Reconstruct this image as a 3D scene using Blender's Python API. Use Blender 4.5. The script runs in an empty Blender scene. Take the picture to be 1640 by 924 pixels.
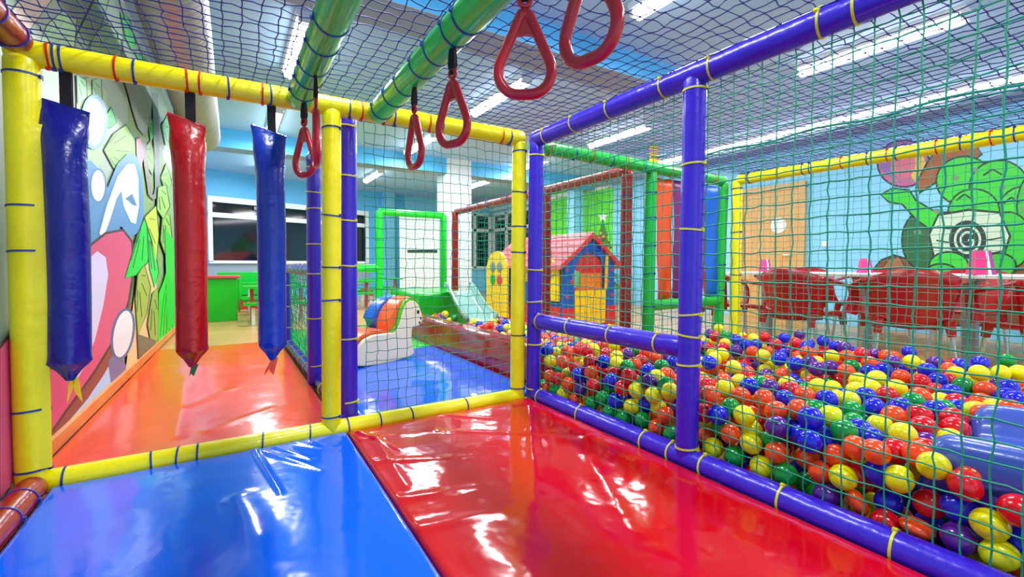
import bpy, bmesh, math, random
from mathutils import Vector, Matrix, noise
import numpy as np
random.seed(5)
rng = np.random.default_rng(11)
PI = math.pi
scene = bpy.context.scene
COL = scene.collection

# ---------------------------------------------------------------- camera
F, PX, PY, YAW, PITCH, CH = 723., 820., 447., math.radians(32.0), math.atan(23/723.), .85
fw = Vector((math.sin(YAW)*math.cos(PITCH), math.cos(YAW)*math.cos(PITCH), -math.sin(PITCH)))
rt = Vector((math.cos(YAW), -math.sin(YAW), 0))
up = rt.cross(fw)
EYE = Vector((0, 0, CH))
cam_d = bpy.data.cameras.new('camera')
cam = bpy.data.objects.new('camera', cam_d)
COL.objects.link(cam)
M3 = Matrix((rt, up, -fw)).transposed()
cam.matrix_world = Matrix.Translation(EYE) @ M3.to_4x4()
cam_d.sensor_width = 36.0
cam_d.lens = F/1640*36
cam_d.shift_y = -(462-PY)/1640
cam_d.clip_start = .02
scene.camera = cam
def ray(x, y): return fw + rt*((x-PX)/F) - up*((y-PY)/F)
def onz(x, y, z): r = ray(x, y); return EYE + r*((z-CH)/r.z)
def ony(x, y, Y): r = ray(x, y); return EYE + r*(Y/r.y)
def onx(x, y, X): r = ray(x, y); return EYE + r*(X/r.x)
def ond(x, y, D): return EYE + ray(x, y)*D
def pix(p):
    v = Vector(p)-EYE; d = v.dot(fw)
    return PX+F*v.dot(rt)/d, PY-F*v.dot(up)/d

# ---------------------------------------------------------------- materials
def lin(h):
    h = h.lstrip('#'); o = []
    for i in (0, 2, 4):
        c = int(h[i:i+2], 16)/255
        o.append(c/12.92 if c <= .04045 else ((c+.055)/1.055)**2.4)
    return (*o, 1)
def mat(name, hexc, rough=.4, bump=0, bscale=20, stretch=None, coat=0, var=0, vscale=3, metal=0, emit=0, spec=.5, trans=0):
    m = bpy.data.materials.new(name); m.use_nodes = True
    nt = m.node_tree; b = nt.nodes['Principled BSDF']
    b.inputs['Base Color'].default_value = lin(hexc)
    b.inputs['Roughness'].default_value = rough
    b.inputs['Metallic'].default_value = metal
    b.inputs['Specular IOR Level'].default_value = spec
    b.inputs['Coat Weight'].default_value = coat
    b.inputs['Coat Roughness'].default_value = .05
    if trans: b.inputs['Transmission Weight'].default_value = trans
    if emit:
        b.inputs['Emission Color'].default_value = lin(hexc)
        b.inputs['Emission Strength'].default_value = emit
    if bump or var:
        tc = nt.nodes.new('ShaderNodeTexCoord'); mp = nt.nodes.new('ShaderNodeMapping')
        nt.links.new(tc.outputs['Object'], mp.inputs['Vector'])
        if stretch: mp.inputs['Scale'].default_value = stretch
    if bump:
        n = nt.nodes.new('ShaderNodeTexNoise'); n.inputs['Scale'].default_value = bscale
        n.inputs['Detail'].default_value = 3
        nt.links.new(mp.outputs['Vector'], n.inputs['Vector'])
        bp = nt.nodes.new('ShaderNodeBump'); bp.inputs['Strength'].default_value = bump
        bp.inputs['Distance'].default_value = .02
        nt.links.new(n.outputs['Fac'], bp.inputs['Height'])
        nt.links.new(bp.outputs['Normal'], b.inputs['Normal'])
        if coat: nt.links.new(bp.outputs['Normal'], b.inputs['Coat Normal'])
    if var:
        n2 = nt.nodes.new('ShaderNodeTexNoise'); n2.inputs['Scale'].default_value = vscale
        n2.inputs['Detail'].default_value = 4
        nt.links.new(mp.outputs['Vector'], n2.inputs['Vector'])
        hs = nt.nodes.new('ShaderNodeHueSaturation'); hs.inputs['Color'].default_value = lin(hexc)
        mr = nt.nodes.new('ShaderNodeMapRange'); mr.inputs['From Min'].default_value = .3; mr.inputs['From Max'].default_value = .7
        mr.inputs['To Min'].default_value = 1-var; mr.inputs['To Max'].default_value = 1+var
        nt.links.new(n2.outputs['Fac'], mr.inputs['Value']); nt.links.new(mr.outputs['Result'], hs.inputs['Value'])
        nt.links.new(hs.outputs['Color'], b.inputs['Base Color'])
    return m
def wood(name, c1, c2, sc, rough=.35, rot=0):
    m = mat(name, c1, rough); nt = m.node_tree; b = nt.nodes['Principled BSDF']
    tc = nt.nodes.new('ShaderNodeTexCoord'); mp = nt.nodes.new('ShaderNodeMapping')
    mp.inputs['Scale'].default_value = sc; mp.inputs['Rotation'].default_value = (0, 0, rot)
    n = nt.nodes.new('ShaderNodeTexNoise'); n.inputs['Scale'].default_value = 4; n.inputs['Detail'].default_value = 6
    cr = nt.nodes.new('ShaderNodeValToRGB')
    cr.color_ramp.elements[0].color = lin(c1); cr.color_ramp.elements[1].color = lin(c2)
    cr.color_ramp.elements[0].position = .35; cr.color_ramp.elements[1].position = .65
    nt.links.new(tc.outputs['Object'], mp.inputs['Vector']); nt.links.new(mp.outputs['Vector'], n.inputs['Vector'])
    nt.links.new(n.outputs['Fac'], cr.inputs['Fac']); nt.links.new(cr.outputs['Color'], b.inputs['Base Color'])
    return m
VIN = dict(rough=.3, bump=.25, bscale=14, coat=.25)
M = dict(
 yellow=mat('yellow_vinyl', 'F6EC00', **VIN), purple=mat('violet_vinyl', '3A1CC8', **VIN),
 red=mat('red_vinyl', '98060E', **VIN), green=mat('green_vinyl', '06B438', **VIN),
 lime=mat('light_green_vinyl', '00DA2E', **VIN), green_film=mat('green_film', '20CE4C', rough=.28, bump=.3, bscale=6, stretch=(6, .35, 6), coat=.5, var=.12, vscale=5),
 mat_blue=mat('blue_mat_vinyl', '0060E6', rough=.1, bump=.17, bscale=5, coat=.1, var=.06, vscale=2),
 mat_red=mat('red_mat_vinyl', 'C80416', rough=.1, bump=.22, bscale=5.5, coat=.1, var=.05, vscale=2),
 mat_orange=mat('orange_mat_vinyl', 'F04C08', rough=.17, bump=.2, bscale=6, coat=.05, var=.05),
 mat_green=mat('green_mat_vinyl', '00D238', rough=.15, bump=.15, bscale=6, coat=.3),
 wall_red=mat('red_foam_wall', 'A00A18', rough=.1, bump=.03, bscale=5, coat=.6),
 bag_blue=mat('navy_bag_vinyl', '0A148C', rough=.27, bump=.45, bscale=13, coat=.2),
 bag_royal=mat('royal_bag_vinyl', '0838B4', rough=.27, bump=.45, bscale=13, coat=.2),
 bag_red=mat('red_bag_vinyl', 'B8040C', rough=.27, bump=.45, bscale=13, coat=.2),
 strap=mat('black_webbing', '0A0B12', .8, bump=.3, bscale=300),
 ring=mat('red_ring_plastic', 'C4142C', rough=.28, coat=.2, bump=.05, bscale=40),
 tie_blue=mat('blue_tie', '1E3A9C', .35), tie_red=mat('red_tie', 'D8200E', .35), tie_yellow=mat('yellow_tie', 'DCDC2C', .35),
 net_green=mat('green_cord', '0A9474', .55), net_blue=mat('navy_cord', '082078', .6), net_dark=mat('dark_green_cord', '0A7258', .6),
 net_teal=mat('teal_cord', '0AA088', .6),
 ceiling=mat('ceiling_paint', 'A6CAF0', .7, var=.02), beam=mat('blue_beam_paint', '58BEFA', .5), grey=mat('grey_paint', '96A4B8', .6),
 wall_blue=mat('blue_wall_paint', '66C4FC', .5), wall_light=mat('light_blue_wall', '90DAFF', .5), wall_green=mat('lime_wall_paint', '74F03C', .5), wall_white=mat('white_wall', 'E8F0F4', .6),
 floor=wood('laminate_floor', 'C08A50', 'D8A868', (.6, 6, 1), .28),
 base=wood('orange_baseboard', 'D8782E', 'E89648', (20, .7, 3), .4),
 door=wood('beech_door', 'D8A45E', 'E2B470', (8, 8, .5), .4),
 white=mat('white_metal', 'F2F4F6', .4), white_plastic=mat('white_plastic', 'F4F4F0', .35),
 tube=mat('lit_tube', 'FFFFFF', .4, emit=11), alu=mat('aluminium', 'C8CCD2', .3, metal=.9), steel=mat('brushed_leg', '9A9EA6', .4, metal=.5),
 duct=mat('spiral_duct', 'A8A8A4', .4, metal=.4), black=mat('black_part', '0A0A0C', .5),
 chair=mat('red_chair_plastic', 'A6030F', .34, coat=.15), cream=mat('cream_vinyl', 'F2E2BC', .4, bump=.1, bscale=10),
 toy_orange=mat('orange_vinyl', 'FF6A2A', .3, coat=.3), toy_blue=mat('blue_vinyl', '0A62D8', .3, coat=.3), toy_green=mat('leaf_vinyl', '5CC81E', .35),
 slide_teal=mat('clear_slide_plastic', '8AB4A8', .1, coat=.6), slide_blue=mat('blue_slide_plastic', '3A56B6', .3, coat=.5, bump=.05, bscale=20),
 foam_green=mat('green_foam_vinyl', '06B41E', .25, coat=.3, bump=.12, bscale=8),
 house_blue=mat('blue_house_plastic', '2058C8', .4), house_red=mat('red_house_plastic', 'E01E28', .4), house_pink=mat('pink_roof_plastic', 'F4606C', .45),
 house_yellow=mat('yellow_house_plastic', 'FFD400', .35), house_orange=mat('orange_house_plastic', 'FF8A0A', .35),
 strip_orange=mat('orange_curtain_vinyl', 'F0520E', .35, bump=.2, bscale=6), strip_purple=mat('plum_curtain_vinyl', '781C6E', .35, bump=.2, bscale=6),
 strip_red=mat('crimson_curtain_vinyl', 'A81832', .35, bump=.2, bscale=6), strip_blue=mat('blue_curtain_vinyl', '1468E0', .35, bump=.2, bscale=6),
 pink=mat('pink_card', 'F0287E', .5), magenta=mat('magenta_card', 'A83090', .5),
 glass=mat('dark_window_glass', '0C1418', .06, spec=.8), counter_green=mat('green_laminate', '00B414', .35), counter_red=mat('red_laminate', 'D83A40', .4),
 tail_yellow=mat('yellow_ribbon', 'FFCC10', .45), tail_green=mat('green_ribbon', '1E6A3A', .5), tail_orange=mat('orange_ribbon', 'FF4A20', .45),
 tree=mat('tree_needles', '4A8A20', .6), gold=mat('gold_bauble', 'E8B020', .25, metal=.5),
)
BALL = dict(r=mat('red_ball', 'E0101E', .16, coat=.25), o=mat('orange_ball', 'FB4E14', .16, coat=.25), y=mat('yellow_ball', 'EEE600', .16, coat=.25),
            g=mat('green_ball', '009A36', .16, coat=.25), b=mat('blue_ball', '1E22D6', .16, coat=.25), p=mat('purple_ball', '5A1C8E', .16, coat=.25))

# ---------------------------------------------------------------- helpers
def tag(o, label=None, cat=None, group=None, kind=None):
    if label: o['label'] = label
    if cat: o['category'] = cat
    if group: o['group'] = group
    if kind: o['kind'] = kind
    return o
def thing(name, label, cat, loc=(0, 0, 0), group=None):
    o = bpy.data.objects.new(name, None); COL.objects.link(o); o.location = loc
    o.empty_display_size = .1
    return tag(o, label, cat, group)
class MB:
    """collects shapes in world coordinates; build() links them as one mesh object"""
    def __init__(s): s.v = []; s.f = []; s.mi = []; s.mats = []; s.sm = []
    def _m(s, m):
        if m not in s.mats: s.mats.append(m)
        return s.mats.index(m)
    def add(s, vs, fs, m, smooth=True):
        b = len(s.v); k = s._m(m); s.v += [tuple(v) for v in vs]
        for f in fs: s.f.append(tuple(i+b for i in f)); s.mi.append(k); s.sm.append(smooth)
        return s
    def tube(s, pts, r, m, n=14, cap=True, flat=1.0, upv=None):
        pts = [Vector(p) for p in pts]; k = len(pts)
        rr = r if isinstance(r, (list, tuple)) else [r]*k
        t0 = (pts[1]-pts[0]).normalized()
        a = Vector(upv) if upv else (Vector((0, 0, 1)) if abs(t0.z) < .9 else Vector((1, 0, 0)))
        vs = []; fs = []; nrm = (a - t0*a.dot(t0)).normalized()
        for i, p in enumerate(pts):
            t = (pts[min(i+1, k-1)]-pts[max(i-1, 0)]).normalized()
            nrm = (nrm - t*nrm.dot(t)).normalized(); bi = t.cross(nrm)
            for j in range(n):
                an = 2*PI*j/n
                vs.append(p + nrm*(math.cos(an)*rr[i]) + bi*(math.sin(an)*rr[i]*flat))
        for i in range(k-1):
            for j in range(n):
                fs.append((i*n+j, i*n+(j+1) % n, (i+1)*n+(j+1) % n, (i+1)*n+j))
        if cap:
            fs.append(tuple(range(n-1, -1, -1))); fs.append(tuple((k-1)*n+j for j in range(n)))
        return s.add(vs, fs, m)
    def loop(s, pts, r, m, n=10, normal=(0, 0, 1), flat=1.0):
        pts = [Vector(p) for p in pts]; k = len(pts); nz = Vector(normal).normalized(); vs = []; fs = []
        rr = r if isinstance(r, (list, tuple)) else [r]*k
        for i, p in enumerate(pts):
            t = (pts[(i+1) % k]-pts[i-1]).normalized(); bi = t.cross(nz).normalized()
            for j in range(n):
                an = 2*PI*j/n; vs.append(p + bi*(math.cos(an)*rr[i]) + nz*(math.sin(an)*rr[i]*flat))
        for i in range(k):
            for j in range(n):
                q = (i+1) % k; fs.append((i*n+j, i*n+(j+1) % n, q*n+(j+1) % n, q*n+j))
        return s.add(vs, fs, m)
    def box(s, c, size, m, rz=0, smooth=False):
        c = Vector(c); R = Matrix.Rotation(rz, 3, 'Z'); hx, hy, hz = [q/2 for q in size]
        vs = [c + R @ Vector((x*hx, y*hy, z*hz)) for x in (-1, 1) for y in (-1, 1) for z in (-1, 1)]
        return s.add(vs, [(0, 1, 3, 2), (4, 6, 7, 5), (0, 4, 5, 1), (2, 3, 7, 6), (0, 2, 6, 4), (1, 5, 7, 3)], m, smooth)
    def prism(s, poly, vec, m, mside=None, smooth=False, cap=True):
        poly = [Vector(p) for p in poly]; vec = Vector(vec); n = len(poly)
        if cap:
            s.add(poly, [tuple(range(n-1, -1, -1))], m, smooth); s.add([p+vec for p in poly], [tuple(range(n))], m, smooth)
        s.add(poly+[p+vec for p in poly], [(i, (i+1) % n, n+(i+1) % n, n+i) for i in range(n)], mside or m, smooth)
        return s
    def ball(s, c, r, m, seg=16, rings=10, sc=(1, 1, 1), rz=0):
        c = Vector(c); vs = []; fs = []; R = Matrix.Rotation(rz, 3, 'Z')
        for i in range(rings+1):
            th = PI*i/rings
            for j in range(seg):
                ph = 2*PI*j/seg
                vs.append(c + R @ Vector((math.sin(th)*math.cos(ph)*r*sc[0], math.sin(th)*math.sin(ph)*r*sc[1], math.cos(th)*r*sc[2])))
        for i in range(rings):
            for j in range(seg):
                fs.append((i*seg+j, (i+1)*seg+j, (i+1)*seg+(j+1) % seg, i*seg+(j+1) % seg))
        return s.add(vs, fs, m)
    def lathe(s, c, prof, m, seg=24, axis='Z', sc=(1, 1)):
        c = Vector(c); vs = []; fs = []; n = len(prof)
        for r, z in prof:
            for j in range(seg):
                a = 2*PI*j/seg; vs.append(c + Vector((r*math.cos(a)*sc[0], r*math.sin(a)*sc[1], z)))
        for i in range(n-1):
            for j in range(seg): fs.append((i*seg+j, i*seg+(j+1) % seg, (i+1)*seg+(j+1) % seg, (i+1)*seg+j))
        if prof[0][0] > 1e-4: fs.append(tuple(range(seg-1, -1, -1)))
        if prof[-1][0] > 1e-4: fs.append(tuple((n-1)*seg+j for j in range(seg)))
        return s.add(vs, fs, m)
    def poly(s, pts, m, smooth=False): return s.add(pts, [tuple(range(len(pts)))], m, smooth)
    def build(s, name, parent=None, bevel=0, origin=None, kind=None, subsurf=0, sharp=35):
        og = Vector((0, 0, 0))
        p = parent
        while p is not None: og += p.location; p = p.parent
        own = Vector(origin) if origin is not None else Vector((0, 0, 0))
        me = bpy.data.meshes.new(name)
        me.from_pydata([tuple(Vector(v)-og-own) for v in s.v], [], s.f)
        for m in s.mats: me.materials.append(m)
        me.polygons.foreach_set('material_index', s.mi); me.polygons.foreach_set('use_smooth', s.sm)
        me.update()
        bm = bmesh.new(); bm.from_mesh(me); bmesh.ops.remove_doubles(bm, verts=bm.verts, dist=1e-5)
        bmesh.ops.recalc_face_normals(bm, faces=bm.faces); bm.to_mesh(me); bm.free()
        if hasattr(me, 'set_sharp_from_angle'): me.set_sharp_from_angle(angle=math.radians(sharp))
        o = bpy.data.objects.new(name, me); COL.objects.link(o)
        if origin is not None: o.location = own
        if parent is not None: o.parent = parent
        if bevel:
            b = o.modifiers.new('soft_edges', 'BEVEL'); b.width = bevel; b.segments = 3; b.limit_method = 'ANGLE'; b.angle_limit = math.radians(40)
            me.polygons.foreach_set('use_smooth', [True]*len(me.polygons))
        if subsurf:
            q = o.modifiers.new('subdivision', 'SUBSURF'); q.levels = q.render_levels = subsurf
        if kind: o['kind'] = kind
        return o
def tie(parent, p, axis, r, m, gap=0):
    """cable tie band round a padded pipe, with its little head"""
    p = Vector(p); ax = Vector(axis).normalized()
    b = MB(); a = Vector((0, 0, 1)) if abs(ax.z) < .9 else Vector((1, 0, 0))
    n1 = (a-ax*a.dot(ax)).normalized(); n2 = ax.cross(n1)
    seg = 28; vs = []; fs = []
    tilt = random.uniform(-.12, .12)
    for j in range(seg):
        an = 2*PI*j/seg; d = n1*math.cos(an)+n2*math.sin(an); sh = ax*(tilt*r*math.cos(an+1))
        for rr, w in ((r-.004, -.0035), (r+.0028, -.0035), (r+.0028, .0035), (r-.004, .0035)):
            vs.append(p+d*rr+ax*w+sh)
    for j in range(seg):
        k = (j+1) % seg
        for q in range(4): fs.append((j*4+q, k*4+q, k*4+(q+1) % 4, j*4+(q+1) % 4))
    b.add(vs, fs, m)
    toeye = EYE-p; toeye = (toeye-ax*toeye.dot(ax)).normalized(); side = ax.cross(toeye)
    hd = (toeye*.55+side*.83).normalized()
    t2 = ax.cross(hd); c = p+hd*(r+.004)
    vv = [c+hd*x*.005+ax*y*.006+t2*z*.006 for x in (-1, 1) for y in (-1, 1) for z in (-1, 1)]
    b.add(vv, [(0, 1, 3, 2), (4, 6, 7, 5), (0, 4, 5, 1), (2, 3, 7, 6), (0, 2, 6, 4), (1, 5, 7, 3)], m, False)
    return b.build('cable_tie', parent)
def pipe(name, parent, a, b, r, m, seam=None):
    """foam padded pipe: slightly uneven sleeve with soft rounded ends"""
    a = Vector(a); b = Vector(b); L = (b-a).length; n = max(6, int(L/.06)); pts = []; rr = []
    d = (b-a)/L
    for k, (t, q) in enumerate(((.0, .80), (.006, .93), (.015, 1.0))): pts.append(a+d*t); rr.append(r*q)
    for i in range(1, n):
        t = L*i/n
        pts.append(a+d*t); rr.append(r*(1+.018*noise.noise(Vector((t*7, r*50, a.x*9+a.y*7)))))
    for t, q in ((.015, 1.0), (.006, .93), (0, .8)): pts.append(b-d*t); rr.append(r*q)
    return MB().tube(pts, rr, m, n=24).build(name, parent)
def net(name, o, u, v, nu, nv, step, r, m, label, group=None, wob=.005, sag=0, keep=None, sides=4, stepv=None, knot=2.1, cat='net'):
    """knotted square mesh of cords in the plane o + i*step*u + j*stepv*v"""
    stepv = stepv or step
    o = np.array(o, float); u = np.array(u, float); v = np.array(v, float); u /= np.linalg.norm(u); v /= np.linalg.norm(v)
    n = np.cross(u, v)
    I, J = np.meshgrid(np.arange(nu+1), np.arange(nv+1), indexing='ij')
    Kp = o + I[..., None]*step*u + J[..., None]*stepv*v
    w = rng.normal(0, wob, I.shape+(3,)); w *= .45
    ph = np.sin(I*.31+J*.17)+np.sin(J*.43-I*.11)
    w += (ph*wob*.25)[..., None]*u + (np.cos(I*.23+J*.37)*wob*.25)[..., None]*v
    w[0, :] *= .2; w[-1, :] *= .2; w[:, 0] *= .2; w[:, -1] *= .2
    Kp = Kp + w
    if sag: Kp = Kp + n*(sag*np.sin(PI*I/nu)*np.sin(PI*J/nv))[..., None]
    V = []; Fc = []; base = 0
    an = 2*PI*np.arange(sides)/sides
    def cords(line, direction):
        nonlocal base
        mid = (line[:-1]+line[1:])/2 + rng.normal(0, wob*.35, (len(line)-1, 3))
        pts = np.empty((len(line)*2-1, 3)); pts[0::2] = line; pts[1::2] = mid
        b = np.cross(direction, n)
        ring = n[None]*np.cos(an)[:, None]*r + b[None]*np.sin(an)[:, None]*r
        vs = (pts[:, None]+ring[None]).reshape(-1, 3); V.append(vs)
        k = len(pts)
        a = np.arange(k-1)[:, None]*sides + np.arange(sides)[None]
        a2 = np.arange(k-1)[:, None]*sides + (np.arange(sides)[None]+1) % sides
        f = np.stack([a, a2, a2+sides, a+sides], -1).reshape(-1, 4)+base
        Fc.append(f); base += len(vs)
    for i in range(nu+1): cords(Kp[i], v)
    for j in range(nv+1): cords(Kp[:, j], u)
    kr = r*knot
    oc = np.array([u*kr, n*kr, -u*kr, -n*kr, v*kr*1.2, -v*kr*1.2])
    P = Kp.reshape(-1, 3); vs = (P[:, None]+oc[None]).reshape(-1, 3)
    tri = np.array([[0, 1, 4], [1, 2, 4], [2, 3, 4], [3, 0, 4], [1, 0, 5], [2, 1, 5], [3, 2, 5], [0, 3, 5]])
    T = (np.arange(len(P))[:, None, None]*6+tri[None]).reshape(-1, 3)+base
    V.append(vs)
    me = bpy.data.meshes.new(name)
    me.from_pydata(np.concatenate(V).tolist(), [], np.concatenate(Fc).tolist()+T.tolist())
    me.materials.append(m); me.polygons.foreach_set('use_smooth', [True]*len(me.polygons)); me.update()
    ob = bpy.data.objects.new(name, me); COL.objects.link(ob)
    return tag(ob, label, cat, group)
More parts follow.
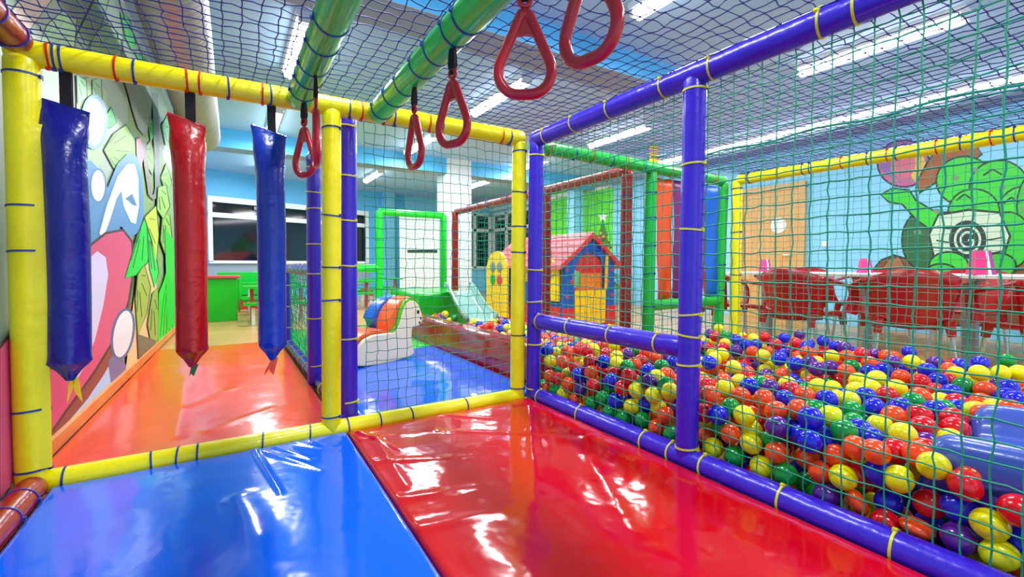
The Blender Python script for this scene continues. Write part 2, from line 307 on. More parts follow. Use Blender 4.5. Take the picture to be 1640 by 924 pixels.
BALLS = '''y1668,301,104;y1668,320,174;r1668,369,256;p1668,378,106;O1668,465,93;y1678,436,282;r1668,272,234;y1668,509,217;r1668,538,69;b1698,387,180;r1719,453,154;o1668,567,278;O1668,612,101;b1729,552,110;y1668,652,164;o2273,460,315;p1668,698,84;b1668,752,249;r1803,306,233;o2427,420,315;b1713,772,315;o1739,375,267;g1668,829,105;o1708,688,212;y1842,555,299;o1732,484,285;p1668,861,264;o1668,860,171;o1688,725,148;o1698,629,262;g1748,684,289;y1668,916,98;y1995,477,275;y1736,337,45;y1668,956,172;r1997,547,295;y1668,984,271;r2072,486,295;g1668,1019,100;b1708,571,202;o1668,1038,183;o2498,483,104;g1889,472,265;o2024,638,302;r1760,549,266;y1789,740,315;y1668,1113,101;o1725,896,302;b1668,1094,242;o1669,1131,315;b1781,456,187;y1954,656,279;b2057,707,309;b1739,279,122;o1729,788,165;r2070,580,315;r1664,1161,40;p1739,326,201;o1799,980,315;y3139,657,315;b1674,1240,115;b2001,844,315;y3231,600,315;r1739,636,161;o1801,1080,302;b1826,632,265;r2146,509,309;o1769,838,315;y1668,1329,282;r2267,738,315;g2015,763,289;o2719,549,315;o1668,1354,167;r1701,961,40;g1668,1316,90;g2733,620,315;r1678,1164,228;b2188,569,315;r2670,747,312;y1668,1421,243;y1805,1154,315;y2333,478,110;o1972,911,315;g1791,817,44;b1934,1119,315;p1747,471,42;g1787,1291,236;p2552,1125,315;o1668,1401,96;g1668,1489,105;y2084,799,309;p1783,1371,158;y2169,949,315;y2579,880,315;b1873,936,312;y1668,1525,241;o2691,824,315;y2434,761,315;o2612,1017,315;o1708,1172,119;b2577,621,309;g3671,660,315;b2183,780,315;y3179,930,315;y1668,1555,152;r1668,1577,298;b2613,443,315;g1739,1084,263;g2250,651,315;y1729,990,203;b2990,812,315;b2584,1247,315;y2222,1372,315;p1972,1049,315;b2844,505,315;g1668,1607,82;b1668,1667,154;b2739,530,164;p1698,1473,287;b1719,807,244;b2116,647,315;y3308,552,315;r2575,550,176;b2688,473,40;b1760,735,235;p3088,987,315;b2213,1509,315;y1737,621,43;r1668,1621,230;b2634,1357,315;b2748,709,315;y1743,886,40;p1709,1239,40;r1668,1832,195;b3457,720,315;p2639,1098,315;b1668,1698,250;g1668,1706,86;y2994,704,315;g1668,1760,142;y2644,1453,315;r1812,491,275;g1729,912,183;g1668,1846,91;p1668,1937,150;b2071,1632,315;r1782,1226,315;g1735,750,49;o1688,1874,253;y2968,1233,315;b1940,546,46;b1757,1846,312;b2801,929,315;o2356,662,315;b1668,1959,228;y2440,901,315;o1668,2051,152;b3285,757,315;b1708,1499,172;p3249,850,315;o3047,1184,315;p2659,1630,315;r2015,988,315;r3210,1171,315;r1725,1921,305;o1668,2096,274;o2575,1303,245;b3521,1043,315;o2530,520,299;o1668,1979,80;b1884,689,265;g2691,415,110;y2416,541,174;o2945,1040,315;r1668,2155,162;y1668,2096,80;y2340,819,315;o2980,1372,315;b1829,1373,226;b1794,1568,309;r2622,683,292;y2243,836,315;y1668,2225,256;b2684,482,309;y2477,469,302;g1709,1507,40;y2338,494,305;b1777,401,40;b2102,1573,240;r2461,576,295;o2700,1546,315;r3113,1625,315;o2921,549,101;y1836,511,194;g1757,1670,315;o2084,1760,315;o1754,2169,315;g1713,1389,292;g1842,816,309;g1920,1585,315;b2694,950,315;p2678,1219,315;p3046,549,45;b1681,2272,312;y1708,1426,174;r1705,1362,40;b3520,1516,315;y1783,1775,312;g1945,730,265;o3104,756,315;y1969,1184,312;r3267,1576,315;o1903,1223,315;r1867,2112,315;p3351,1321,315;b1738,1031,40;g2758,1053,315;p1996,1898,315;y2500,1030,244;y2215,409,106;o1857,1502,295;g1708,1103,182;y2482,1608,315;y1772,1296,106;o2128,1881,315;r3353,1833,315;y2144,2162,315;o3246,1064,315;r1729,1734,270;o1788,1026,239;b1833,482,40;b2899,1713,315;o1668,2260,82;b3430,1730,315;o1891,1334,290;g1668,2173,83;b3063,1879,315;o1693,1772,43;o1831,1692,315;y2098,1040,315;r3065,2042,315;y3203,547,50;y2338,1559,315;r1854,2184,309;y2774,472,40;b2389,555,289;g2547,466,41;p3678,1746,315;p1941,522,258;b3384,1386,312;o1785,269,43;y1776,1495,295;o1932,1433,231;o1668,2228,161;g2818,543,40;o1702,1924,40;p2574,1862,233;r1803,907,176;y1946,2134,315;b3108,1757,294;y1902,1894,315;o2021,1581,227;y2502,634,279;r1828,1923,232;r2692,1098,238;b1891,885,40;o2379,1661,233;g2011,1119,315;r2401,1408,244;g2270,569,305;r1942,686,42;p3287,1137,305;y1779,2194,168;r1920,1726,315;o2748,2122,246;b1861,409,46;r1902,1978,315;o2267,1716,240;r2671,1724,315;b2650,1984,249;y2934,477,43;p2544,1375,230;p2737,1574,233;p2847,2060,230;o2334,347,113;b3183,1469,315;y1771,1210,148;g3172,2032,315;g1729,1774,179;y3489,2292,315;y2647,1444,230;o2576,1167,233;r2822,692,309;y3213,1838,315;r3006,2055,235;o2379,1774,237;g2139,1958,309;o1866,1510,168;r1737,2059,227;r1936,1087,180;y2840,1819,315;p1786,1155,98;y2812,1494,241;y2653,547,45;y2453,1838,248;p3142,2141,315;y2698,1232,233;o2418,1298,234;o3125,542,40;p2160,1749,309;o2458,1644,240;b1781,850,246;y2663,2262,237;r3481,1501,229;r2656,1570,237;p1743,1577,40;o3204,1716,239;b2655,2129,233;g2736,551,46;o1782,544,54;y2831,2130,255;o1790,1984,95;y2856,1924,231;g2380,1092,241;b1880,813,219;o1781,1120,194;r2970,2122,232;y2367,956,235;b3084,479,40;y1823,618,46;o2491,1453,237;b1778,1030,109;o1750,1512,111;y3098,1364,244;p1830,1770,96;b3248,1652,233;r2491,409,40;g1908,470,40;o3685,1169,246;y1870,1432,109;o3520,603,231;o2962,541,169;p3279,614,240;b3351,1030,245;b3768,1717,242;g1849,1707,224;y2150,1507,235;p1744,1848,178;g1823,744,40;o3163,1506,247;b2802,1365,176;y2693,1358,248;g2608,1090,232;y2020,1438,107;y1933,2261,234;o2848,1363,237;p2135,1647,228;b2492,1781,168;r1780,2125,225;b3448,1023,229;r2500,1573,242;r3283,1579,235;b2480,1177,225;o2334,1299,109;r1902,1032,44;r1979,819,115;p3325,1649,233;y3053,2269,235;r2737,1159,223;r1912,964,100;o3079,2193,236;r3134,472,103;y3171,2198,238;g1981,1438,40;o2532,2186,233;b2767,2197,240;r2923,620,43;y1863,2126,235;b1754,1985,180;y3703,2210,238;o1750,1171,248;r2259,542,171;y3366,1863,242;r3762,892,242;p2572,538,40;g1827,683,97;y3366,748,233;o1781,1364,51;o2417,417,45;b3017,618,40;r2729,1727,232;o2771,1090,223;g3012,2123,167;o1974,613,47;y2726,402,40;o2059,1506,106;r3687,1577,244;y1740,1999,40;y1759,1854,40;y1752,1715,41;b2934,1498,265;b1783,1647,172;r3603,2120,233;b3054,2117,233;b2452,957,232;y1860,1507,40;r2838,1648,238;o2884,2260,236;r3286,1303,226;b2542,1509,237;o2538,2059,233;y1771,610,223;b1946,1508,163;b1749,1434,44;y1854,689,170;o3336,1507,240;b3482,1784,238;o1772,2125,104;y2935,1790,244;o2539,1645,248;o2653,1778,174;y3364,2262,230;o3441,1301,249;y3053,1443,239;g2062,1031,40;p2054,406,96;b2056,605,52;o2339,1339,227;y1786,1096,41;r2144,1580,42;o2770,1783,109;r1794,2272,233;y3204,892,232;r2328,1439,246;o1852,1167,238;p1824,2055,221;p3545,1920,250;p2493,543,40;y1746,1565,168;p1780,1642,49;r2969,896,223;o2292,1316,173;g2853,1777,236;r1937,1717,237;b3756,1442,232;g2412,2259,235;g2102,743,233;g3747,1988,232;y3631,748,172;r3354,536,47;r1737,2261,42;p2767,2126,173;o1794,1994,254;y1829,1982,166;r1863,1099,40;p2410,2081,206;o1866,1023,116;g2694,621,42;p3206,1018,239;r1777,2184,41;r2305,1245,239;o3117,1219,302;p3167,2061,226;b2924,682,234;o1858,956,40;p3285,1083,164;y3602,1018,227;g1896,615,176;b2836,1980,171;o3056,1290,236;g2769,1435,179;y2729,1927,183;b2218,1373,239;r2265,1231,51;p3598,2270,243;p2926,1643,230;r3641,1512,231;b1785,1227,40;o2573,1784,172;y2105,1167,238;b1781,2065,158;y3135,1171,237;o3526,546,175;p2067,966,101;p2099,1432,229;g2017,539,40;y1859,1091,170;b3354,609,244;g2383,1566,170;p3068,1776,233;g1897,1855,40;g3590,738,246;r3644,1783,232;g1828,910,261;o1941,1226,40;b2930,2193,237;r3443,1160,221;p3711,1367,237;y3527,1714,244;p2144,1018,40;o2297,2190,244;p2208,545,232;b2897,1567,228;y2444,1518,235;y1984,1572,46;r1862,1301,228;y2572,1719,111;p2019,1451,228;b2932,819,227;o2107,1847,231;g3687,757,223;r3211,1920,173;y3619,1457,278;r3720,956,235;b2058,895,40;b3003,1990,40;y3276,2262,224;p3171,820,250;r2895,2060,163;y2856,2276,167;b3720,1095,245;o2183,1236,43;o3374,543,172;r2587,1504,42;r2645,1503,166;p3667,1978,242;y1829,1304,40;y3014,1646,245;y1870,1642,49;b1745,1795,96;r1954,2128,232;y1817,2261,43;r2584,1919,168;g3008,1439,171;p3120,681,182;b3166,1857,175;b3173,1774,120;p2926,1647,110;b1899,882,171;o3437,619,232;g3404,1646,238;y2057,677,223;o2480,1426,105;g2263,613,228;y2852,1233,237;y2156,1231,232;b1862,340,108;p1897,1781,237;y3482,953,233;p3274,1848,237;p2538,1301,176;r2176,1299,123;b1782,2075,46;r1864,2272,105;g2094,609,245;r3288,2130,245;p3557,2056,232;r3350,2202,159;g3213,1986,236;y2887,1508,169;p2254,1715,96;y3677,1716,235;o1864,1650,166;o3478,2274,174;b3404,2055,233;b3521,1308,228;b2058,1788,235;y3160,1782,233;r3759,1645,168;o2380,1851,174;p1903,1505,101;p3285,1720,227;o2772,2260,175;o2222,2196,233;b1869,1995,232;p3280,759,233;p1949,549,161;y3405,2056,103;b2733,884,230;b3522,1848,228;y1941,1374,40;y3517,760,230;y3754,1851,239;b2890,1445,232;g2933,1369,240;b3408,1370,234;b3640,1024,154;p1987,351,52;p2094,1094,172;g3754,1304,232;o2063,338,40;o2428,619,236;p2646,1652,171;b3293,1640,164;g1944,1023,247;p3522,1437,232;y3677,1859,243;o1936,1931,177;b3549,2190,231;r2729,2055,177;g3680,2117,236;y2293,2052,234;r2257,1648,170;y3440,883,237;y2305,1708,172;o3449,550,163;p1871,1170,94;b1990,619,172;r2213,543,106;y2649,1846,108;p2564,1035,113;y2964,262,40;b3048,276,40;y3131,265,40;o3321,1026,40;r3285,276,40;y2851,408,102;y3252,1504,231;y3442,276,41;r2215,893,172;y2807,273,43;r3255,409,104;b3415,401,101;o3633,399,105;y2104,476,105;y3368,475,114;g3515,480,105;y3753,480,115;o3568,546,97;p2995,1509,222;o2938,415,103;r3406,1024,40;b2486,621,110;p2578,1717,234;o2492,1714,229;r3009,201,49;b2023,1700,235;r2812,333,105;y3248,203,48;p3486,1639,236;o3054,345,103;y3398,203,40;p2728,269,40;g2108,269,40;y3442,332,117;o3677,339,110;r3762,344,107;y2252,269,40;o2331,268,45;r2570,268,40;o1976,414,107;p2649,256,40;b3059,1578,225;o3204,343,111;p2217,346,41;o2643,615,107;p2800,612,113;o2172,412,40;y3048,892,111;r1990,1234,229;y1973,891,40;o3040,812,48;g2015,1027,104;r2981,1162,238;o2895,1165,236;o2486,1018,107;p3675,757,108;b3048,404,40;o3452,1024,114;b2842,1095,109;r3401,1097,240;o2847,1088,222;o3563,1091,110;y3512,407,54;r2292,476,41;o3240,476,40;o2141,1079,234;g3129,417,41;b2929,1239,234;p3561,1235,247;b3636,1225,233;o3318,1377,234;y2378,334,40;o3207,611,102;y2458,338,40;p2611,344,40;y2855,344,40;r3433,608,98;b2133,1363,240;r2930,342,40;b2061,686,97;o3676,1292,232;p3602,1306,238;y2301,677,103;y2689,692,109;r2764,679,100;p1863,752,104;b3162,344,41;g3413,348,40;y2030,1303,223;y3516,749,109;g3564,337,42;b2724,328,99;r2848,203,44;b2572,336,106;p2497,337,105;b2018,1106,40;b1949,1783,40;y2059,1848,46;b2304,1851,44;g2700,1856,40;o2969,1920,40;y1904,1980,45;o3321,1999,43;o2454,2192,230;o1863,139,40;b2376,2192,224;r2896,2058,54;p2069,2129,45;r1861,2193,40;y1903,-8,101;b2021,70,104;b1949,125,40;b2024,137,40;p2259,2120,246;g2098,59,114;y1864,2053,40;p2176,2258,238;b2062,1575,40;p2294,66,42;g2489,1940,203;y2778,1159,40;b1825,762,213;b3641,1170,40;b3753,1097,49;b2219,1306,44;g1949,799,236;p3139,528,212;y2458,1303,42;y2759,1297,40;g2927,1295,40;o3128,1093,53;b1864,1370,40;r2335,1357,40;o2098,0,40;b3718,1436,43;p2259,1097,50;y2179,1099,40;y1819,1575,40;y2218,64,42;b1907,1574,40;b2260,58,109;p2054,1102,238;y2168,137,42;p2486,60,110;b3359,200,105;y3032,1854,236;o2454,211,51;g2335,1856,236;o2258,1848,233;y2057,277,102;p2026,1865,233;o1952,1851,244;g1859,1849,239;b2263,197,104;o2134,266,111;r2922,270,115;p3003,269,112;r3081,262,106;y3323,269,108;y2537,196,48;g3481,265,107;p3720,262,104;o2763,198,53;y2177,336,110;y2459,271,99;y2175,203,102;b1870,191,109;g1714,199,112;o3250,2060,239;b1981,142,110;r2254,137,40;o2342,126,40;r2063,135,105;o2222,133,108;y2212,2060,232;y2530,137,112;r2578,127,40;y2761,137,116;y3443,1986,237;y2853,134,104;y3115,1984,225;b2659,145,51;b2419,1991,232;o2099,1990,220;b2023,1979,232;b2931,133,108;y1982,207,51;g2382,1925,250;y2372,196,40;r2338,64,108;r2015,821,40;o3720,478,40;g2815,821,170;p2067,619,174;g2697,615,172;b3493,1577,174;r3239,1573,175;o2538,1576,163;o2854,612,175;r2293,1571,175;y2153,1580,171;b1979,1580,164;g2031,1635,173;b2932,621,170;b3123,1509,171;g3238,614,177;o2805,1511,168;y3647,606,168;g2106,693,165;o3033,684,169;g3251,1437,168;r3172,1445,169;g3441,682,166;o3524,1504,164;o3673,678,166;b3683,540,171;o3295,543,164;b2695,1850,171;o2458,1861,175;p2537,618,47;p3432,547,47;g3595,1780,172;y3366,1779,180;p3280,1780,158;b2890,1781,165;b3052,542,174;y2727,1648,179;y3202,537,171;y2262,1790,164;b2173,1786,180;y1945,1784,162;p1849,1792,169;o3082,1700,175;o2929,1706,170;p2841,1714,169;r2065,1169,40;o2063,1710,170;o3518,539,40;r2374,1434,178;y3589,1373,175;g3513,1360,168;r3123,1105,166;b2962,1092,187;r2572,1103,159;o2488,1094,176;p2334,817,174;r2462,612,40;o2423,821,173;b2736,831,173;o3087,1034,175;y3400,759,166;g2771,1024,171;r2062,1027,180;p3512,963,158;o3361,951,173;b3213,959,164;b3052,952,169;b2967,956,159;g2731,956,173;p1863,953,173;y2380,893,162;y2696,1026,175;r3360,1094,164;r3441,1086,166;o1909,1161,169;r1907,748,172;y2501,1373,167;p2018,1371,177;o1939,1372,177;y2377,612,56;r3643,1292,157;y3236,1308,168;p2853,1306,165;r1993,752,175;o3084,751,174;r3592,1224,172;b3445,1234,170;r3292,1232,174;b3130,1252,170;y2750,1230,176;p2650,1236,161;p2500,1233,172;p2412,1237,170;o2262,1237,176;r3637,1155,165;y3553,1158,178;o2774,1843,178;b3398,463,40;o2776,621,40;o2105,549,171;o2102,899,235;p2022,888,231;b3633,817,232;b2142,746,40;g3095,827,237;b1941,1305,96;y2605,807,234;b2146,816,229;b2054,816,227;o2335,882,236;o3765,676,40;p2769,1366,108;b2846,1366,109;r3641,604,48;p2894,751,233;g2735,758,230;y2487,754,237;r2344,750,241;r3561,622,41;r2813,1438,98;g1980,1373,108;r2686,687,236;r2413,889,231;b3646,1242,98;r2177,1152,107;o2263,1028,239;y2261,1161,102;p2102,544,40;o2725,1169,109;g3643,954,226;g2886,1172,95;y2848,969,231;r3122,1152,105;p2647,888,230;r2345,530,40;y1985,956,235;p3443,1167,116;o3674,881,225;g3520,882,238;y1878,811,47;o3287,886,234;o2063,1227,111;y3047,889,224;r3316,1231,99;r2146,960,240;y2538,679,226;r3328,612,44;r3760,626,233;p1824,1908,116;g2531,2129,172;g2364,2136,170;y3521,2043,160;r1907,1917,100;r2697,1920,91;b2349,2060,160;r2966,1985,106;p3404,1996,172;b3149,2122,163;p3011,1997,173;b2300,1992,168;p3005,2057,95;r2846,2190,104;r3513,1925,182;y3250,2187,115;p3036,1925,177;y1664,64,174;b1668,197,176;y2256,1922,177;b1908,2054,106;b3555,2146,169;o2571,1847,98;p1859,2194,169;y2142,1502,103;b3241,1503,111;y1869,1578,106;y2144,1648,106;r3049,610,231;y2532,1637,106;y2846,1646,103;g2022,1719,104;b3635,551,231;y3000,535,245;y2774,546,238;b2688,541,230;y2660,1715,103;y1664,134,222;y1670,5,239;y3126,1713,110;b3165,622,40;p2930,1766,102;y2214,2253,168;o2496,1850,98;p2726,2189,172;b3404,1852,167;y2450,1162,43'''
# ================================================================ ROOM
H = 2.85
def wx(Y): return -.695+.02*(Y-2.34)          # left wall leans in a little with depth
def struct(name, mb, **k): return tag(mb.build(name, **k), kind='structure')
struct('floor', MB().box((3.3, 5.3, -.05), (9, 17, .1), M['floor']))
struct('ceiling', MB().box((3.3, 5.3, H+.05), (9, 17, .1), M['ceiling']))
b = MB(); 
b.prism([(wx(-3), -3, 0), (wx(13), 13, 0), (wx(13)-.12, 13, 0), (wx(-3)-.12, -3, 0)], (0, 0, H), M['wall_light'])
struct('wall_left', b)
b = MB(); b.box((7.36, 2.2, H/2), (.12, 10.4, H), M['wall_light']); struct('wall_right', b)
b = MB(); b.box((7.36, 8.7, H/2), (.12, 2.6, H), M['wall_green']); struct('wall_right.001', b)
b = MB(); b.box((7.36, 11.5, H/2), (.12, 3.0, H), M['wall_light']); struct('wall_right.002', b)
# back wall runs obliquely; it carries the dark band of windows
A0 = ond(331, 424, 9.45); A0.z = 0; du = Vector((math.sin(math.radians(73)), math.cos(math.radians(73)), 0)); dn = Vector((-du.y, du.x, 0))
def bw(s, z, off=0): return A0 + du*s + dn*off + Vector((0, 0, z))
b = MB(); b.prism([bw(-1, 0), bw(5.0, 0), bw(5.0, 0, .12), bw(-1, 0, .12)], (0, 0, H), M['wall_blue']); struct('wall_back', b)
e5 = bw(5.0, 0)
b = MB(); b.prism([e5, (7.4, e5.y, 0), (7.4, e5.y+.12, 0), (e5.x, e5.y+.12, 0)], (0, 0, H), M['wall_light']); struct('wall_back.001', b)
# low board under the window band
b = MB(); b.prism([bw(-1, .32, -.03), bw(3.8, .32, -.03), bw(3.8, .32, 0), bw(-1, .32, 0)], (0, 0, .56), M['grey']); struct('trim_1', b)
# window band
def bwbox(mb, s0, s1, z0, z1, o0, o1, m):
    mb.prism([bw(s0, z0, o0), bw(s1, z0, o0), bw(s1, z0, o1), bw(s0, z0, o1)], (0, 0, z1-z0), m)
w = MB()
bwbox(w, .02, 3.75, 2.17, 2.29, -.09, -.005, M['white']); bwbox(w, .02, 3.75, 1.85, 1.95, -.09, -.005, M['white'])
for s in (.02, 1.25, 2.45, 3.67): bwbox(w, s, s+.08, .9, 2.2, -.085, -.005, M['white'])
bwbox(w, .02, 3.75, .88, .94, -.085, -.005, M['white'])
win = struct('window_1', w)
g = MB(); bwbox(g, .06, 3.7, .92, 2.2, -.04, -.02, M['glass']); g.build('pane', win)
for s in (.9, 2.1, 3.3):
    l = MB(); bwbox(l, s, s+.05, 2.07, 2.14, -.1, -.085, M['steel']); l.build('window_catch', win)
# far windows behind the playhouse
w = MB(); Yf = e5.y
for x in (5.5, 6.05, 6.6, 7.15): w.box((x, Yf-.05, 1.6), (.09, .09, 1.75), M['white'])
for z in (.75, 1.95, 2.45): w.box((6.32, Yf-.05, z), (1.74, .09, .09), M['white'])
win2 = struct('window_2', w)
MB().box((6.32, Yf-.02, 1.6), (1.66, .02, 1.7), M['glass']).build('pane', win2)
w = MB()
for y in (10.3, 11.1, 11.9, 12.7): w.box((7.25, y, 1.6), (.09, .09, 1.75), M['white'])
for z in (.75, 1.95, 2.45): w.box((7.25, 11.5, z), (.09, 2.49, .09), M['white'])
win3 = struct('window_3', w)
MB().box((7.28, 11.5, 1.6), (.02, 2.4, 1.7), M['glass']).build('pane', win3)
# ceiling beams with light blue faces
def beam(name, y, t, z, x0=-.7, x1=7.3):
    b = MB(); zc = (z+H)/2; xc = (x0+x1)/2
    b.box((xc, y+t/2, zc), (x1-x0, t, H-z), M['beam'])
    b.box((xc, y+t/2, z-.003), (x1-x0, t-.002, .006), M['grey']); struct(name, b)
beam('trim_2', 3.06, .38, 2.63, -.7, 3.9); beam('trim_3', 7.9, .34, 2.58)
b = MB(); b.box((7.12, 3.5, 2.74), (.4, 9, .22), M['grey']); struct('trim_4', b)
b = MB(); b.box((7.25, 10.2, 2.62), (.12, 5.6, .1), M['white']); struct('trim_5', b)
# pillars
b = MB(); b.box((3.74, 8.12, H/2), (.5, .5, H), M['wall_white']); struct('pillar', b)
b = MB(); b.box((6.82, 8.15, H/2), (.26, .26, H), M['wall_light']); struct('pillar.001', b)
c = bw(4.35, 0, -.1); b = MB(); b.box((c.x, c.y, H/2), (.3, .2, H), M['wall_light'], rz=math.atan2(du.y, du.x)); struct('pillar.002', b)
# baseboard along the mural wall
b = MB(); yb0 = 2.41
b.prism([(wx(yb0)+.001, yb0, .03), (wx(yb0)+.028, yb0, .03), (wx(yb0)+.028, yb0, .093), (wx(yb0)+.018, yb0, .102), (wx(yb0)+.001, yb0, .102)], (.02*5.2, 5.2, 0), M['base'])
struct('baseboard_left', b)
# door in the right wall
dr = struct('door_1', MB().box((7.285, 3.93, 1.0), (.03, .86, 2.0), M['door']))
b = MB()
for y in (3.45, 4.41): b.box((7.275, y, 1.03), (.05, .1, 2.06), M['door'])
b.box((7.275, 3.93, 2.05), (.052, 1.06, .1), M['door']); b.build('door_frame', dr)
b = MB(); c = onx(1247, 361, 7.265)
b.lathe((0, 0, 0), [(0.001, 0), (.12, 0), (.12, .008), (.001, .008)], M['white_plastic'], 28)
b.v = [(c.x-v[2], c.y+v[0], c.z+v[1]) for v in b.v]; b.build('door_sign', dr)
b = MB(); b.tube([(7.27, 3.58, 1.0), (7.22, 3.58, 1.0), (7.22, 3.7, 1.0)], .01, M['alu'], 8); b.build('door_handle', dr)
c = onx(1322, 391, 7.295)
t = thing('light_switch', 'small white light switch on the blue wall right of the wooden door', 'switch', (7.295, c.y, c.z))
MB().box((7.292, c.y, c.z), (.016, .085, .085), M['white_plastic']).build('plate', t, bevel=.003)
MB().box((7.282, c.y, c.z), (.008, .045, .045), M['white_plastic']).build('rocker', t, bevel=.002)

# ---------------------------------------------------------------- ceiling lights
lamp_n = 0
spots = {(0.55, 4.55): 'in the left row, nearest the hanging bags', (0.55, 7.05): 'behind the top of the royal blue bag', (0.55, 10.0): 'in left row furthest over the dark windows',
 (2.68, 4.6): 'in the middle row seen through the big triangular ring', (2.64, 7.05): 'in the middle row seen behind the narrow hanging ring', (2.7, 10.1): 'in the middle row furthest, over the white panel door',
 (4.9, 1.77): 'large and bright above the ball pit, behind the top of the net', (5.0, 5.0): 'small one seen just above the purple top rail', (5.1, 9.8): 'far one beyond the white pillar', (5.0, 7.4): 'added beyond the small one, half hidden by the green rail', (.55, -.7): 'added unseen behind the viewer over the blue mat', (2.7, -.7): 'added unseen behind the viewer over the red mat', (4.9, -1.2): 'added unseen at the near end over the ball pit', (2.7, 1.9): 'added unseen directly over the roof net of the play bay', (.55, 1.9): 'added unseen directly over the blue mat'}  # lamp beyond the small one is added to brighten the far end
for (x, y), where in spots.items():  # lamps overhead, at the near end and behind the viewer are unseen, added light
    t = thing('ceiling_light', 'fluorescent ceiling light ' + where, 'light', (x, y, H))
    t['group'] = 'fluorescent ceiling lights'
    L = 1.24
    b = MB(); b.prism([(x-.08, y-L/2, H), (x+.08, y-L/2, H), (x+.07, y-L/2, H-.045), (x-.07, y-L/2, H-.045)], (0, L, 0), M['white']); b.build('housing', t)
    MB().tube([(x, y-L/2+.03, H-.062), (x, y+L/2-.03, H-.062)], .055, M['tube'], 16, flat=1.0, upv=(1, 0, 0)).build('tube', t)
    for q in (-1, 1): MB().box((x, y+q*(L/2-.016), H-.068), (.12, .03, .05), M['white']).build('lamp_holder', t)
    ld = bpy.data.lights.new('lamp_glow', 'AREA'); ld.shape = 'RECTANGLE'; ld.size = .16; ld.size_y = 1.2; ld.energy = 34; ld.color = (.93, .97, 1)
    lo = bpy.data.objects.new('lamp_glow', ld); COL.objects.link(lo); lo.location = (x, y, H-.125)
# long row of tubes along the right wall beam
t = thing('strip_light', 'long continuous white strip light along the ceiling above the painted wall', 'light', (7.0, 3, H))
MB().box((6.89, 3.1, H-.03), (.05, 6.4, .06), M['white']).build('housing', t)
for k in range(4): MB().tube([(6.89, .2+k*1.42, H-.085), (6.89, 1.57+k*1.42, H-.085)], .022, M['tube'], 10).build('tube', t)
# duct
t = thing('air_duct', 'silver spiral ventilation duct running under the ceiling beside the painted wall', 'duct', (-.26, 2, 2.36))
b = MB(); y0, y1 = -1.6, 6.5; n = 800; pts = []; rr = []
for i in range(n+1): pts.append((-.27+.02*(i/n), y0+(y1-y0)*i/n, 2.37)); rr.append(.17+.013*abs(math.sin(i*PI/6)))
b.tube(pts, rr, M['duct'], 26, cap=False); b.build('pipe', t)
b = MB(); b.tube([(-.25, y1-.02, 2.37), (-.25, y1+.02, 2.37)], .168, M['grey'], 32); b.build('end_grille', t)
for y in (.2, 2.9, 5.6):
    b = MB(); b.loop([(-.26+math.cos(a)*.181, y, 2.37+math.sin(a)*.181) for a in [2*PI*k/32 for k in range(32)]], .009, M['steel'], 6, normal=(0, 1, 0), flat=2)
    b.tube([(-.26, y, 2.545), (-.26, y, H)], .006, M['steel'], 6); b.build('bracket', t)

# ================================================================ MURALS (flat paint on the walls)
class Paint:
    def __init__(s, fn): s.mb = MB(); s.fn = fn; s.k = 0; s.mm = {}
    def mt(s, h):
        if h not in s.mm: s.mm[h] = mat('mural_paint_'+h, h, .45)
        return s.mm[h]
    def p(s, pts, h, outline=None, ow=4):
        if outline:
            cx = sum(q[0] for q in pts)/len(pts); cy = sum(q[1] for q in pts)/len(pts)
            o = []
            n = len(pts)
            for i in range(n):
                a = Vector(pts[i-1]); c = Vector(pts[i]); d = Vector(pts[(i+1) % n]); t = (d-a); nn = Vector((t.y, -t.x)); nn = nn.normalized() if nn.length else Vector((0, 0))
                if nn.dot(c-Vector((cx, cy))) < 0: nn = -nn
                o.append(tuple(c+nn*ow))
            s.p(o, outline)
        s.k += 1
        vs = [s.fn(x, y, .0006*s.k/4+.001) for x, y in pts]
        s.mb.poly(vs, s.mt(h))
    def e(s, cx, cy, rx, ry, h, outline=None, ow=4, rot=0, a0=0, a1=360, n=26):
        pts = []
        full = a1-a0 >= 360
        for i in range(n if full else n+1):
            a = math.radians(a0+(a1-a0)*i/n); x = math.cos(a)*rx; y = math.sin(a)*ry
            pts.append((cx+x*math.cos(rot)-y*math.sin(rot), cy+x*math.sin(rot)+y*math.cos(rot)))
        s.p(pts, h, outline, ow)
    def st(s, pts, wd, h):
        for i in range(len(pts)-1):
            a = Vector(pts[i]); c = Vector(pts[i+1]); d = c-a; nn = Vector((-d.y, d.x)).normalized()*wd/2
            ww = 1-.25*i/len(pts)
            s.p([tuple(a+nn*ww), tuple(c+nn*ww), tuple(c-nn*ww), tuple(a-nn*ww)], h)
    def leaf(s, pts, h, veins='2A4A20', vw=1.0):
        s.p(pts, h, '2C4A30', 1.6)
        a = Vector(pts[0]); 
        for q in range(1, len(pts)-1):
            m = (Vector(pts[q])+Vector(pts[q+1]))/2; s.st([tuple(a+(m-a)*.35), tuple(a+(m-a)*.85)], vw, veins)
def lwall(x, y, off):
    r = ray(x, y); d = Vector((1, -.02, 0)); k = (Vector((wx(2.34), 2.34, 0))-EYE).dot(d)/r.dot(d)
    p = EYE+r*k; p.x += off
    return p
m = Paint(lwall)
def wq(Y, z): 
    return pix((wx(Y), Y, z))
m.p([wq(.9, .0), wq(7.3, .0), wq(7.3, 2.84), wq(.9, 2.84)], 'A2B4A0')
m.p([wq(.9, 1.9), wq(2.6, 1.9), wq(3.2, 2.84), wq(.9, 2.84)], 'D8CCC0')
m.p([wq(4.2, .0), wq(7.3, .0), wq(7.3, 2.0), wq(4.6, 2.2)], '8AA66A')
m.p([(150, -60), (208, 20), (262, 150), (262, 60), (225, -60)], 'C4D0CC')
